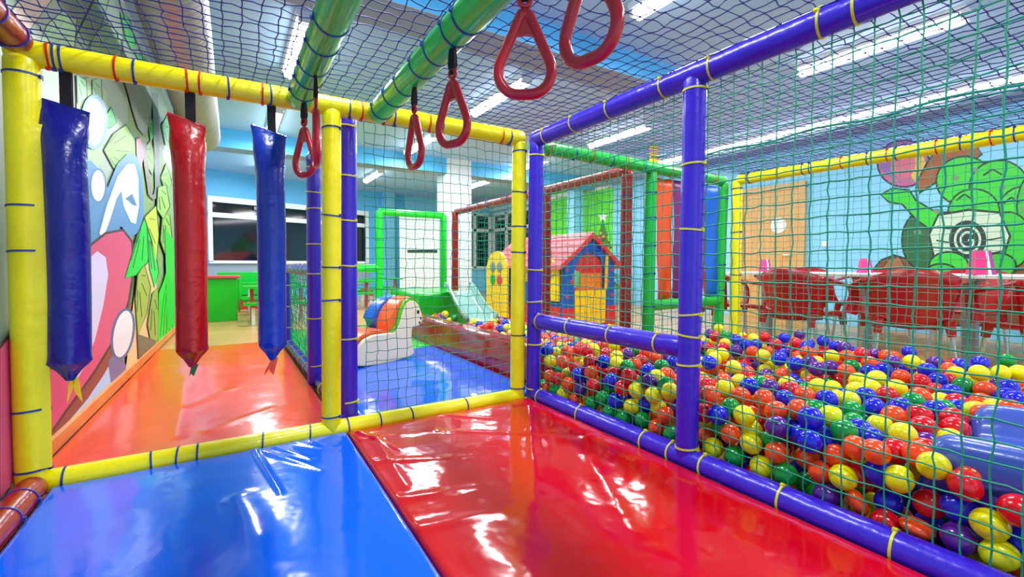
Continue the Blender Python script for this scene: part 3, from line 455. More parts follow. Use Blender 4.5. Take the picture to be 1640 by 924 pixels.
for q, h in (([(60, 80), (75, 40), (100, 18), (122, 30), (118, 75), (100, 95)], 'B4DCA4'), ([(140, 90), (150, 52), (172, 38), (196, 60), (190, 110), (160, 112)], 'B0DCA8'),
             ([(0, 40), (30, 0), (60, -40), (80, 0), (50, 40), (20, 90)], 'D6BCA8'), ([(120, 60), (150, 0), (175, -10), (160, 40), (135, 80)], '98B88E'),
             ([(192, 20), (205, 30), (216, 70), (210, 80), (200, 60)], '50D868'), ([(213, 82), (228, 92), (236, 98), (222, 98)], '30C850')):
    m.leaf(q, h, '8AA494')
m.p([(120, 130), (150, 120), (170, 150), (160, 260), (120, 300)], 'A8C890')
for q, h in (([(166, 190), (176, 172), (184, 196), (174, 204), (164, 206)], '38C85C'), ([(165, 240), (180, 215), (200, 200), (214, 225), (220, 262), (200, 285), (180, 268)], '8CC25C'),
             ([(120, 120), (134, 128), (136, 155), (122, 165)], '8CD890'), ([(145, 128), (158, 124), (160, 160), (146, 170)], 'A4CE9C'), ([(236, 195), (241, 190), (246, 215), (240, 226)], '2CD860'),
             ([(228, 240), (238, 226), (246, 250), (242, 280), (232, 262)], '86C050'), ([(258, 200), (268, 180), (272, 230), (264, 232)], '7CC084'), ([(256, 285), (264, 262), (272, 290), (268, 318)], '8ABE50')):
    m.leaf(q, h)
m.p([(196, 125), (210, 120), (236, 128), (240, 160), (235, 200), (228, 215), (220, 205), (212, 180), (204, 150)], 'A0A8A4', '8C948E', 2)
m.st([(246, 150), (248, 230), (250, 300), (246, 318)], 9, '7E8682'); m.st([(228, 228), (232, 270), (238, 312), (246, 318)], 7, '8A867C')
m.p([(216, 222), (222, 220), (226, 250), (222, 272), (217, 252)], 'E884A4', '8C948E', 1.5)
# the great blue and pink swirl
m.p([(60, 300), (110, 262), (140, 256), (158, 275), (168, 300), (184, 262), (200, 246), (212, 246), (222, 262), (226, 300), (227, 345), (219, 372), (205, 380), (190, 362), (150, 400), (120, 470), (60, 520)], '5C90C0')
m.e(146, 195, 16, 38, 'EEF4F2', '82AED0', 6); m.e(152, 297, 11, 25, 'F2F6F4', '4A7EB0', 3)
m.p([(154, 374), (166, 330), (184, 282), (200, 262), (212, 262), (218, 285), (219, 330), (214, 358), (206, 356), (194, 330), (190, 305), (182, 318), (172, 350), (160, 382)], 'F0F5F6', '4A86BC', 3)
m.p([(196, 318), (208, 310), (216, 330), (208, 328), (202, 322)], '4A7EB0')
big = [(-10, 800), (-10, 560), (40, 500), (90, 440), (130, 402), (165, 375), (192, 370), (206, 388), (208, 430), (201, 479), (190, 515), (175, 545), (146, 592), (122, 625), (97, 658), (79, 684), (40, 740)]
m.p([(50, 790), (60, 715), (110, 655), (150, 610), (172, 570), (184, 560), (184, 625), (110, 715)], 'A8D4F4')
m.p([(30, 800), (30, 720), (79, 680), (146, 585), (190, 510), (201, 475), (207, 488), (200, 520), (186, 558), (160, 602), (134, 640), (106, 672), (84, 702), (60, 745)], '8A4A3C')
m.p(big, 'D8507C', '4A2C30', 4)
m.p([(130, 420), (150, 402), (164, 412), (168, 440), (160, 490), (146, 545), (128, 590), (110, 620), (118, 560), (128, 500)], 'D4CCEC')
m.p([(168, 580), (182, 560), (200, 590), (200, 620), (178, 640), (172, 610)], '6E74A0')
m.p([(196, 600), (210, 480), (222, 420), (240, 400), (248, 460), (240, 560), (210, 610)], 'E8C890')
m.e(192, 535, 15, 38, 'E8ECF0', '4A6A9C', 4, rot=.18)
for q, h in (([(228, 350), (240, 352), (244, 372), (232, 420), (214, 440), (196, 446), (206, 412), (216, 378)], '14D83C'), ([(232, 352), (243, 392), (250, 436), (244, 460), (236, 430)], '26E048'),
             ([(228, 348), (246, 330), (250, 375), (246, 420), (240, 385)], 'C8F048'), ([(258, 340), (268, 345), (272, 385), (262, 410), (254, 385)], '8CC848'), ([(250, 300), (262, 296), (268, 330), (258, 350), (248, 335)], '9CCC5C'),
             ([(216, 440), (226, 424), (236, 460), (230, 500), (216, 540), (212, 480)], 'A4B848'), ([(240, 470), (248, 460), (250, 540), (240, 560), (232, 520)], '98B048'), ([(262, 420), (276, 400), (276, 450), (266, 455)], '20D040')):
    m.leaf(q, h, '304A18', 1.3)
m.p([(214, 535), (244, 545), (246, 556), (216, 576)], '6E6450')
m.p([(248, 560), (250, 470), (258, 450), (266, 420), (272, 450), (277, 470), (277, 528), (262, 545)], '22DC2E')
for k in range(5): m.st([(252+k*5, 540-k*2), (256+k*4, 490), (262+k*3, 455)], 1.6, '0E9424')
m.p([wq(6.2, .14), wq(7.3, .14), wq(7.3, 1.1), wq(6.2, 1.25)], '28CC38')
o = m.mb.build('wall_mural', sharp=180); tag(o, 'jungle mural of palm leaves with a big pink and blue swirl on left wall', 'mural')

def rwall(x, y, off): p = onx(x, y, 7.298); p.x -= off; return p
m = Paint(rwall); OL = '2A3A2C'
m.p([(1395, 225), (1720, 190), (1720, 530), (1395, 530)], '90DAFF')
m.e(1447, 262, 40, 36, 'C86A9A', '4A2A50', 3); m.e(1432, 258, 22, 26, '9A6AC0'); m.e(1470, 268, 13, 24, 'E8C050'); m.e(1446, 262, 20, 24, 'E0708C')
m.p([(1398, 434), (1412, 418), (1432, 410), (1452, 416), (1470, 412), (1500, 420), (1560, 416), (1600, 412), (1640, 404), (1700, 400), (1700, 520), (1398, 520)], '8A5038', OL, 3)
m.p([(1412, 432), (1424, 416), (1440, 412), (1450, 430), (1446, 440)], 'B46C3C', OL, 2); m.p([(1600, 436), (1612, 420), (1634, 414), (1650, 430)], 'A0603C', OL, 2)
m.p([(1486, 262), (1500, 240), (1560, 232), (1572, 246), (1540, 270), (1500, 290), (1472, 308), (1470, 292)], 'A85C30', OL, 3)
for a in ((1480, 385, 34, 46, '2E6A3C'), (1545, 290, 44, 38, '3CDC34'), (1600, 300, 46, 42, '34D82E'), (1640, 350, 44, 50, '40DC36'), (1690, 330, 60, 70, '34C83A'), (1560, 340, 40, 36, '3CD838'), (1615, 385, 36, 44, '38D030')):
    m.e(*a, OL, 3)
m.p([(1412, 312), (1430, 303), (1456, 306), (1466, 322), (1500, 342), (1530, 340), (1528, 372), (1500, 372), (1470, 352), (1446, 326), (1424, 322)], '3CDC34', OL, 3)
for a in ((1530, 285), (1560, 272), (1605, 300), (1640, 335), (1500, 338), (1470, 372)): m.e(a[0], a[1], 6, 4, '7A9A70')
for a in ((1590, 275, 30, 40), (1620, 320, 26, 20), (1545, 315, 26, 14), (1510, 345, 18, 30)): m.st([(a[0]-a[2]/2, a[1]+6), (a[0], a[1]-4), (a[0]+a[2]/2, a[1]+5)], 3, OL)
m.p([(1504, 346), (1552, 338), (1600, 342), (1616, 378), (1602, 420), (1574, 446), (1526, 442), (1498, 412), (1490, 376)], 'D2E6C8', OL, 4)
for k in (-1, 0, 1): m.st([(1500, 385+k*22), (1518, 388+k*22), (1530, 388+k*22)], 2.4, OL); m.st([(1575, 385+k*22), (1592, 383+k*22), (1606, 380+k*22)], 2.4, OL)
m.e(1550, 384, 30, 31, '2C3A38'); m.e(1550, 384, 22, 23, 'D2E6C8'); m.e(1550, 384, 18, 19, '2C3A38')
g = [(1550+11*math.cos(math.radians(a)), 384-12*math.sin(math.radians(a))) for a in range(45, 345, 20)]
m.st(g, 4, 'E6F2E0'); m.st([(g[-1][0]+.3, g[-1][1]+2), (1560.3, 385), (1551, 385)], 4, 'E6F2E0')
m.e(1520, 425, 30, 20, '44DC3A', OL, 3); m.e(1508, 440, 26, 16, '3CD034', OL, 3); m.e(1600, 425, 26, 18, '38C838', OL, 3)
o = m.mb.build('wall_mural', sharp=180); tag(o, 'mural of round green bushes, brown rocks and a dark ring emblem on blue wall', 'mural')
# ================================================================ PADDED FRAMES
YF, XP = 2.343, 1.595          # front yellow plane, violet pit plane
R0 = .046
def ties_on(part, pts, axis, r, ms):
    for i, p in enumerate(pts): tie(part, p, axis, r, ms[i] if isinstance(ms, list) else ms)
# ---- yellow frame across the play bay
fy = thing('padded_frame', 'yellow padded pipe frame with three posts across the front bay', 'play frame', (.42, YF, 0))
posts = [(onz(50, 765, .03), (37, 100), (122, 331, 403, 657, 752)), ((.418, YF, .03), (532, 170), (206, 345, 428, 481, 666)), ((1.502, YF, .03), (832, 222), (243, 308, 363, 404, 536, 620))]
XS = [(-.632, -.624), (.412, .432), (1.502, 1.518)]
for (xb, xt), (_, _, ys) in zip(XS, posts):
    r = .05 if xb < 0 else .0445
    pt = pipe('post', fy, (xb, YF, .02), (xt, YF, 1.60), r, M['yellow'])
    for y in ys:
        xm = pix((xb, YF, .8))[0]; z = ony(xm, y, YF).z
        tie(pt, (xb+(xt-xb)*z/1.6, YF, z), (xt-xb, 0, 1.6), r, M['tie_blue'])
    if xb < 0:      # laced seam flap down the right of the sleeve
        b = MB(); pts = [Vector((xb+.012+.006*z, YF-.046, z)) for z in (.1, .4, .8, 1.15, 1.36)]
        b2 = [p+Vector((.046, .012+.004*math.sin(i*2), 0)) for i, p in enumerate(pts)]
        for i in range(4): b.add([pts[i], pts[i+1], b2[i+1], b2[i], pts[i]+Vector((.003, .006, 0)), pts[i+1]+Vector((.003, .006, 0)), b2[i+1]+Vector((0, .006, 0)), b2[i]+Vector((0, .006, 0))], [(0, 1, 2, 3), (7, 6, 5, 4), (3, 2, 6, 7)], M['yellow'])
        b.build('seam_flap', pt)
tr = pipe('top_rail', fy, (-.665, YF, 1.617), (1.54, YF, 1.624), R0, M['yellow'])
for x, c in ((78, 'r'), (88, 'b'), (99, 'b'), (188, 'r'), (217, 'b'), (299, 'r'), (321, 'r'), (365, 'b'), (420, 'r'), (432, 'b'), (500, 'r'), (559, 'b'), (577, 'r'), (613, 'r'), (631, 'b'), (686, 'r'), (705, 'b'), (802, 'r'), (814, 'b')):
    p = ony(x, 92+.1704*(x-77.5), YF); tie(tr, (p.x, YF, 1.619), (1, 0, 0), R0, M['tie_red' if c == 'r' else 'tie_blue'])
fr = pipe('floor_rail', fy, (-.60, YF, .036), (1.53, YF, .036), .044, M['yellow'])
for x in (105, 243, 285, 317, 421, 496, 556, 607, 657, 744):
    p = ony(x, 760-.1836*(x-110), YF); tie(fr, (p.x, YF, .036), (1, 0, 0), .044, M['tie_blue'])
# ---- red side frame on the left
f = thing('padded_frame', 'red padded side rails running towards the viewer beside the painted wall', 'play frame', (-.6, 1, 0))
t1 = pipe('top_rail', f, (-.615, 2.26, 1.628), (-.60, -.5, 1.628), .047, M['red'])
t2 = pipe('floor_rail', f, (-.618, 2.28, .045), (-.62, -.5, .045), .045, M['red'])
pipe('post', f, (-.61, -.5, .02), (-.61, -.5, 1.64), .045, M['red'])
for y in (2.19, 2.02, 1.8): tie(t1, (-.613, y, 1.628), (0, 1, 0), .047, M['tie_blue'])
for y in (2.16, 2.02): tie(t2, (-.618, y, .045), (0, 1, 0), .045, M['tie_blue'])
# ---- violet pit frame
f = thing('padded_frame', 'violet padded pipe frame along the ball pit with low middle bar', 'play frame', (XP, 1.3, 0))
VY = 'tie_yellow'
for (yb, yt, xx, ys) in ((2.30, 2.27, 858, (250, 432, 483, 551, 622)), (1.186, 1.166, 1107, (146, 264, 368, 503, 537, 583, 716))):
    pt = pipe('post', f, (XP, yb, .02), (XP, yt, 1.60), .0455, M['purple'])
    for y in ys:
        xm = xx+(435-y)*.012 if xx > 900 else xx; p = onx(xm, y, XP); tie(pt, (XP, yb+(yt-yb)*p.z/1.6, p.z), (0, 0, 1), .0455, M[VY])
tr = pipe('top_rail', f, (XP, 2.30, 1.612), (XP, -.5, 1.612), .0465, M['purple'])
for x in (876, 922, 979, 1066, 1143, 1317, 1374):
    p = onx(x, 201-.4165*(x-922.5), XP); tie(tr, (XP, p.y, 1.612), (0, 1, 0), .0465, M[VY])
fl = pipe('floor_rail', f, (XP, 2.32, .047), (XP, -.5, .047), .047, M['purple'])
for x in (868, 931, 1035, 1079, 1131, 1254, 1434):
    p = onx(x, 637.6+.411*(x-868.5), XP); tie(fl, (XP, p.y, .047), (0, 1, 0), .047, M[VY])
mr = pipe('middle_rail', f, (XP, 2.28, .506), (XP, 1.20, .506), .0455, M['purple'])
for x in (866, 915, 980, 1057):
    p = onx(x, 516+.1734*(x-865.5), XP); tie(mr, (XP, p.y, .506), (0, 1, 0), .0455, M[VY])
# ---- overhead green rails carrying the rings
gR = thing('overhead_rail', 'green padded overhead rail carrying four rings, right of the centre post', 'rail', (.64, 1, 1.61))
gL = thing('overhead_rail', 'glossy green padded overhead rail carrying two rings, left of the centre post', 'rail', (.28, 1, 1.61))
for g, x0, x1, ys in ((gR, .645, .615, (2.22, 2.02, 1.86, 1.66, 1.52, 1.36, 1.27)), (gL, .285, .27, (2.16, 2.0, 1.86, 1.66, 1.5))):
    s = pipe('sleeve', g, (x0, 2.30, 1.612), (x1, -.4, 1.612), .054, M['green_film'])
    for y in ys: tie(s, (x0+(x1-x0)*(2.3-y)/2.7, y, 1.612), (0, 1, 0), .054, M['tie_blue'])
# ---- violet side fence between the orange and the blue floor
XV = .515
f = thing('padded_frame', 'violet padded side fence with tall posts and low rail behind centre post', 'play frame', (XV, 3.5, 0))
a = pipe('post', f, (.525, 2.475, .02), (.535, 2.475, 1.62), .044, M['purple']); bpost = pipe('post', f, (.487, 3.36, .02), (.497, 3.36, 1.60), .046, M['purple']); c = pipe('post', f, (.5, 5.2, .02), (.5, 5.2, .83), .043, M['purple'])
for y in (203, 282, 353, 425, 542, 643): tie(a, (.53, 2.475, ony(557, y, 2.475).z), (0, 0, 1), .044, M[VY])
for y in (269, 308, 335, 391, 438, 509, 585): tie(bpost, (.492, 3.36, ony(503, y, 3.36).z), (0, 0, 1), .046, M[VY])
for z in (.2, .42, .64): tie(c, (.5, 5.2, z), (0, 0, 1), .043, M[VY])
tr = pipe('middle_rail', f, (.497, 3.38, .815), (.5, 5.2, .815), .045, M['purple'])
for y in (3.7, 3.95, 4.25, 4.55, 4.85): tie(tr, (.498, y, .815), (0, 1, 0), .045, M[VY])
fl = pipe('floor_rail', f, (.525, 2.44, .045), (.5, 5.24, .045), .045, M['purple'])
for y in (2.6, 2.85, 3.1, 3.5, 3.8, 4.1, 4.4, 4.7, 5.0): tie(fl, (.515-.006*(y-2.4), y, .045), (0, 1, 0), .045, M[VY])
pipe('top_rail', f, (.53, 2.45, 1.60), (.497, 3.36, 1.58), .044, M['purple'])
# ---- green frame at the back of the pit
YB = 2.47
f = thing('padded_frame', 'green padded frame with middle rail at the back of the ball pit', 'play frame', (2.9, YB, 0))
p1 = pipe('post', f, (2.82, YB, .02), (2.845, YB, 1.60), .046, M['green']); p2 = pipe('post', f, (3.77, YB+.02, .02), (3.83, YB+.02, 1.60), .044, M['green'])
for z in (.3, .52, .78, 1.0, 1.22, 1.42): tie(p1, (2.82+.025*z/1.6, YB, z), (0, 0, 1), .046, M['tie_blue'])
for z in (.62, .85, 1.45): tie(p2, (3.77+.06*z/1.6, YB+.02, z), (0, 0, 1), .044, M['tie_blue'])
tr = pipe('top_rail', f, (1.64, 2.40, 1.612), (3.86, 2.50, 1.612), .045, M['green'])
for x, cc in ((1.78, 'r'), (2.0, 'b'), (2.16, 'r'), (2.36, 'b'), (2.52, 'r'), (2.72, 'b'), (3.05, 'r'), (3.5, 'b'), (3.66, 'r')): tie(tr, (x, 2.40+.1*(x-1.64)/2.22, 1.612), (1, .045, 0), .045, M['tie_red' if cc == 'r' else 'tie_blue'])
mr = pipe('middle_rail', f, (2.83, YB, .525), (3.79, YB+.02, .525), .044, M['green'])
for x in (2.95, 3.35): tie(mr, (x, YB+.008, .525), (1, 0, 0), .044, M['tie_blue'])
pipe('floor_rail', f, (1.66, 2.41, .045), (3.84, 2.50, .045), .044, M['green'])
# ---- yellow frame on the far side of the pit
f = thing('padded_frame', 'yellow padded frame on the far side of the ball pit by the tables', 'play frame', (3.87, 1.2, 0))
p1 = pipe('post', f, (3.865, 2.385, .02), (3.87, 2.385, 1.60), .046, M['yellow'])
for y in (302, 372, 440, 497): tie(p1, (3.867, 2.385, ony(1178, y, 2.385).z), (0, 0, 1), .046, M['tie_blue'])
tr = pipe('top_rail', f, (3.87, 2.37, 1.607), (3.87, -.5, 1.607), .046, M['yellow'])
for x, cc in ((1199, 'r'), (1202, 'b'), (1248, 'r'), (1288, 'b'), (1299, 'b'), (1350, 'r'), (1391, 'b'), (1423, 'r'), (1437, 'b'), (1502, 'r'), (1540, 'b'), (1590, 'r'), (1627, 'b')):
    p = onx(x, 289-.167*(x-1185), 3.87); tie(tr, (3.87, p.y, 1.607), (0, 1, 0), .046, M['tie_red' if cc == 'r' else 'tie_blue'])
pipe('floor_rail', f, (3.87, 2.37, .045), (3.87, -.5, .045), .045, M['yellow'])
pipe('post', f, (3.87, -.5, .02), (3.87, -.5, 1.60), .045, M['yellow'])
# ---- red frame round the small pit and the playhouse
XR = 2.70
f = thing('padded_frame', 'red padded frame with long top rail in front of the plastic playhouse', 'play frame', (XR, 4, 0))
for y, ks in ((2.60, (.3, .75, 1.05, 1.4)), (3.68, (.5, .72, .95, 1.2, 1.42)), (5.85, (.7, 1.0, 1.3))):
    pt = pipe('post', f, (XR, y, .02), (XR+.01, y, 1.6), .046, M['red'])
    for z in ks: tie(pt, (XR+.006, y, z), (0, 0, 1), .046, M['tie_blue'])
tr = pipe('top_rail', f, (XR, 2.56, 1.6), (XR+.04, 5.88, 1.6), .045, M['red'])
for y in (2.85, 3.3, 3.9, 4.4, 4.9, 5.4): tie(tr, (XR+.015, y, 1.6), (0, 1, 0), .045, M['tie_blue'])
# ---- bright green frame at the far end
YG = 6.45
f = thing('padded_frame', 'bright green padded frame with low side rail at the far end', 'play frame', (2.2, YG, 0))
p1 = pipe('post', f, (1.80, YG, .02), (1.81, YG, 1.61), .055, M['lime']); p2 = pipe('post', f, (2.78, YG, .02), (2.79, YG, 1.61), .055, M['lime'])
pipe('top_rail', f, (1.80, YG, 1.6), (2.80, YG, 1.6), .05, M['lime']); pipe('middle_rail', f, (.56, YG, .80), (1.80, YG, .80), .055, M['lime'])
for z in (.5, .72, 1.2): tie(p1, (1.805, YG, z), (0, 0, 1), .055, M['tie_blue'])
pipe('post', f, (.56, YG, .02), (.56, YG, .83), .055, M['lime'])

# ================================================================ NETS
net('roof_net', (-.60, 2.38, 1.665), (1, 0, 0), (0, -1, 0), 83, 54, .054, .0020, M['net_blue'], 'navy cord roof net tied over the top rails of the bay and pit', wob=.006, sag=.02, knot=2.3)
rn_ = bpy.data.objects['roof_net']
for (a, c) in (((-.60, YF+.012, 1.662), (1.56, YF+.012, 1.668)), ((-.592, 2.3, 1.672), (-.588, -.4, 1.672)), ((1.66, 2.42, 1.656), (3.84, 2.5, 1.656)), ((3.84, 2.35, 1.652), (3.84, -.4, 1.652))):
    a = Vector(a); c = Vector(c); L = (c-a).length
    for q in range(2):
        pts = [a+(c-a)*(i/(L/.018))+Vector((.010*math.sin(i*.9+q*2), .010*math.sin(i*.7+q*3), .007*math.sin(i*1.3+q*2.2))) for i in range(int(L/.018))]
        MB().tube(pts, .0026, M['net_blue'], 5).build('border_cord', rn_)
net('side_net', (XP+.012, 2.25, .085), (0, -1, 0), (0, 0, 1), 50, 28, .054, .0024, M['net_green'], 'green knotted cord net on the near side of the ball pit', wob=.0045, knot=2.1)
b = MB(); pts = []
for i in range(25): pts.append((XP+.016, 1.12-.065*i, 1.285+.006*math.sin(i*1.3)))
o = b.tube(pts, .0035, M['net_green'], 6).build('net_rope'); tag(o, 'thick green rope threaded along the upper pit net right of violet post', 'rope')
net('bay_net', (.59, YF+.02, .08), (1, 0, 0), (0, 0, 1), 17, 28, .0535, .0018, M['net_green'], 'green knotted cord net between the centre and right yellow posts', wob=.006)
net('fence_net', (.545, 2.52, .09), (0, 1, 0), (0, 0, 1), 15, 28, .054, .0018, M['net_teal'], 'tall teal cord net between the two tall violet posts', wob=.005, sides=4)
net('fence_net', (.52, 3.41, .09), (0, 1, 0), (0, 0, 1), 33, 13, .053, .0022, M['net_teal'], 'low teal cord net under the violet fence rail by the orange floor', wob=.005)
net('back_net', (1.665, 2.425, .08), (1, .045, 0), (0, 0, 1), 21, 28, .0535, .0015, M['net_dark'], 'dark green cord net behind the pit in front of the playhouse', wob=.005)
net('back_net', (2.87, 2.49, .08), (1, .02, 0), (0, 0, 1), 16, 7, .0535, .0016, M['net_dark'], 'dark green cord net below the green middle rail behind the pit', wob=.004)
net('far_side_net', (3.85, 2.34, .08), (0, -1, 0), (0, 0, 1), 52, 28, .0535, .0016, M['net_green'], 'green cord net on the far side of the pit before the chairs', wob=.005)
net('small_pit_net', (XR+.01, 3.72, .3), (0, 1, 0), (0, 0, 1), 39, 24, .0535, .0015, M['net_teal'], 'teal cord net under the red rail behind the small grey slide', wob=.005)
net('small_pit_net', (1.86, YG-.02, .08), (1, 0, 0), (0, 0, 1), 17, 28, .0535, .0015, M['net_teal'], 'teal cord net in the bright green frame at the far end', wob=.005)

# ================================================================ FLOOR MATS
def mat_slab(name, c0, c1, c2, c3, z, m, label, folds=(), amp=.0022, sc=2.2, n=110, th=.028, cat='floor mat'):
    """vinyl covered foam mat with a softly rumpled top; corners in order"""
    c = [Vector((*q[:2], 0)) for q in (c0, c1, c2, c3)]
    vs = []; fs = []; seed = c[0].x*13+c[2].y*7
    for i in range(n+1):
        for j in range(n+1):
            u = i/n; v = j/n
            p = c[0]*(1-u)*(1-v)+c[1]*u*(1-v)+c[2]*u*v+c[3]*(1-u)*v
            e = min(u, 1-u, v, 1-v)*n
            h = amp*noise.noise(Vector((p.x*sc+seed, p.y*sc, 0)))+amp*.5*noise.noise(Vector((p.x*sc*3+seed, p.y*sc*2.2, 3)))
            for (a, d, w, hh) in folds:
                ab = d-a; t = max(0, min(1, (p.xy-a).dot(ab)/ab.length_squared)); ds = (p.xy-(a+ab*t)).length
                h += 1.7*hh*math.exp(-(ds/w)**2)*(1-.6*t)
            drop = 0 if e > 1.5 else -.010*(1-e/1.5)**2
            vs.append((p.x, p.y, z+h+drop))
    for i in range(n):
        for j in range(n): fs.append((i*(n+1)+j, (i+1)*(n+1)+j, (i+1)*(n+1)+j+1, i*(n+1)+j+1))
    b = MB(); b.add(vs, fs, m)
    rim = [i*(n+1) for i in range(n+1)]+[n*(n+1)+j for j in range(1, n+1)]+[i*(n+1)+n for i in range(n-1, -1, -1)]+[j for j in range(n-1, 0, -1)]
    k = len(rim); top = [vs[i] for i in rim]
    b.add(top+[(x, y, .002) for x, y, _ in top], [(i, (i+1) % k, k+(i+1) % k, k+i) for i in range(k)], m)
    o = b.build(name, sharp=60); return tag(o, label, cat)
def seg(x0, y0, x1, y1, w, h): return (onz(x0, y0, .035).xy, onz(x1, y1, .035).xy, w, h)
fb = [seg(408, 722, 450, 790, .008, .005), seg(402, 718, 520, 752, .012, .004), seg(440, 716, 500, 735, .01, .004), seg(470, 708, 540, 722, .009, .003), seg(455, 690, 520, 715, .008, .003), seg(380, 800, 430, 900, .05, .004)]
mat_slab('floor_mat', (-.57, -.5), (.445, -.5), (.47, 2.295), (-.57, 2.295), .036, M['mat_blue'], 'glossy blue vinyl floor mat in the front bay beside the red mat', fb, n=150)
frd = [seg(570, 690, 640, 720, .012, .004), seg(580, 705, 700, 690, .012, .003), seg(600, 740, 760, 730, .014, .004), seg(600, 700, 650, 780, .02, .004), seg(660, 660, 790, 670, .015, .003), seg(640, 800, 760, 780, .02, .004), seg(700, 690, 990, 700, .012, .003), seg(850, 650, 860, 800, .02, .003), seg(650, 850, 800, 820, .03, .004), seg(940, 730, 1010, 850, .03, .003)]
mat_slab('floor_mat', (.453, -.5), (1.54, -.5), (1.54, 2.295), (.478, 2.295), .036, M['mat_red'], 'glossy red vinyl floor mat in front of the ball pit rail', frd, n=150, amp=.003, sc=3)
fo = [seg(300, 650, 380, 620, .03, .004), seg(330, 690, 480, 640, .03, .004), seg(280, 700, 300, 600, .04, .003)]
mat_slab('floor_mat', (-.664, 2.40), (.46, 2.40), (.445, 5.47), (-.602, 5.48), .034, M['mat_orange'], 'glossy orange vinyl floor mat behind the hanging bags', fo, n=120, amp=.003)
mat_slab('floor_mat', (.58, 2.40), (1.70, 2.40), (1.745, 4.33), (.565, 3.92), .034, M['mat_blue'], 'blue vinyl floor mat under the padded rocking horse', n=80)
mat_slab('floor_mat', (.565, 3.94), (1.745, 4.35), (1.745, 6.3), (.56, 6.3), .034, M['mat_green'], 'bright green vinyl floor mat beyond the padded rocking horse', n=60)

# ================================================================ HANGING BAGS
def bag(xc, ytop, px0, px1, ybot, R, m1, m2, mt, tail_px, label, ty0, ty1, yaw):
    z0 = ony(xc, ytop, YF).z; z1 = ony(xc, ybot, YF).z
    xa = ony(px0, ytop, YF).x; xb = ony(px1, ytop, YF).x; cx = (ony(xc, 400, YF).x)+.004
    wtop = (xb-xa)/2
    t = thing('hanging_bag', label, 'bag', (cx, YF, 0)); t['group'] = 'padded bags hanging from the yellow rail'
    n = 36; prof = [(0, wtop, .008, 0), (.02, wtop*.98, .012, 0), (.05, wtop*.93, .028, 0), (.09, R*1.15, .044, 0), (.14, R*1.05, R*.9, 0), (.2, R, R, 0), (.45, R*1.01, R*1.01, 0), (.72, R*1.0, R*1.0, 0), (.91, R*1.0, R*1.0, 0), (.93, R*.97, R*.98, 1), (.945, R*.80, R*.74, 1), (.962, R*.55, R*.42, 1), (.982, R*.34, R*.26, 1), (1, R*.18, R*.12, 1)]
    L = z0-z1; vs = []
    c, s = math.cos(yaw), math.sin(yaw)
    for q, a, bb, fl in prof:
        for j in range(n):
            an = 2*PI*j/n
            wr = 1+(.10*math.sin(an*5+q*9) if fl else .012*math.sin(an*3+q*17))
            x = math.cos(an)*a*wr; y = math.sin(an)*bb*wr
            lift = .018*(x/wtop) if q < .06 else 0
            dx = .005*math.sin(q*3.4)
            vs.append((cx+x*c-y*s+dx, YF+x*s+y*c, z0-L*q-lift*(1 if yaw == 0 else 1)))
    k = len(prof); fr = []; bk = []
    for i in range(k-1):
        for j in range(n):
            f = (i*n+j, (i+1)*n+j, (i+1)*n+(j+1) % n, i*n+(j+1) % n)
            (bk if 3 <= j < n//2-3 else fr).append(f)
    b = MB(); b.add(vs, fr+[tuple(range(n))], m1); b.add(vs, bk+[tuple((k-1)*n+j for j in range(n))], m2); b.build('body', t)
    b = MB()            # stitched top hem
    b.tube([(cx-wtop*c, YF-wtop*s, z0+.018+.003), (cx+wtop*c, YF+wtop*s, z0-.018+.003)], .009, m1, 8, flat=.8); b.build('hem', t)
    b = MB()            # strap looped over the rail
    sx = cx+.012
    loop = []
    for a in range(-90, 271, 20): loop.append((sx, YF+math.cos(math.radians(a))*(R0+.006), 1.619+math.sin(math.radians(a))*(R0+.006)))
    vs = []; fs = []; w = .018
    pts = [Vector((sx, YF-.004, z0-.01)), Vector((sx, YF-.004, 1.56))]
    b.box((sx, YF-.002, (z0-.012+1.572)/2), (.034, .006, 1.572-z0+.014), M['strap']); b.box((sx+.004, YF+.006, (z0-.012+1.572)/2), (.03, .004, 1.572-z0+.014), M['strap'], rz=.2)
    b.build('strap', t)
    b = MB(); tx, tw = tail_px
    zt = z1+.01; zl = ony(tx, ty1, YF).z; c0 = cx+.01
    g = ony(tx, ty0, YF).x-cx
    for sg, off in ((-1, -tw), (1, tw)):
        P = [(c0-.006*sg, YF-.002, zt), (c0+.013*sg, YF-.002, zt), (c0+g+off*1.0+.004, YF-.012, zl), (c0+g+off*.3, YF-.008, (zt+zl)/2-.012)]
        b.prism(P, (0, .003, 0), mt)
    b.build('ribbon_tail', t)
    return t
bag(104, 172, 57, 147, 610, .063, M['bag_blue'], M['bag_red'], M['tail_yellow'], (112, .022), 'navy blue hanging bag with yellow forked tail beside the left yellow post', 612, 645, 0)
bag(302, 195, 272, 333, 588, .057, M['bag_red'], M['bag_blue'], M['tail_green'], (300, .008), 'red hanging bag with short green tail between the two blue bags', 585, 603, .06)
bag(432, 212, 403, 459, 577, .0585, M['bag_royal'], M['yellow'], M['tail_orange'], (424, .02), 'royal blue hanging bag with orange forked tail, right of the red bag', 575, 602, .05)

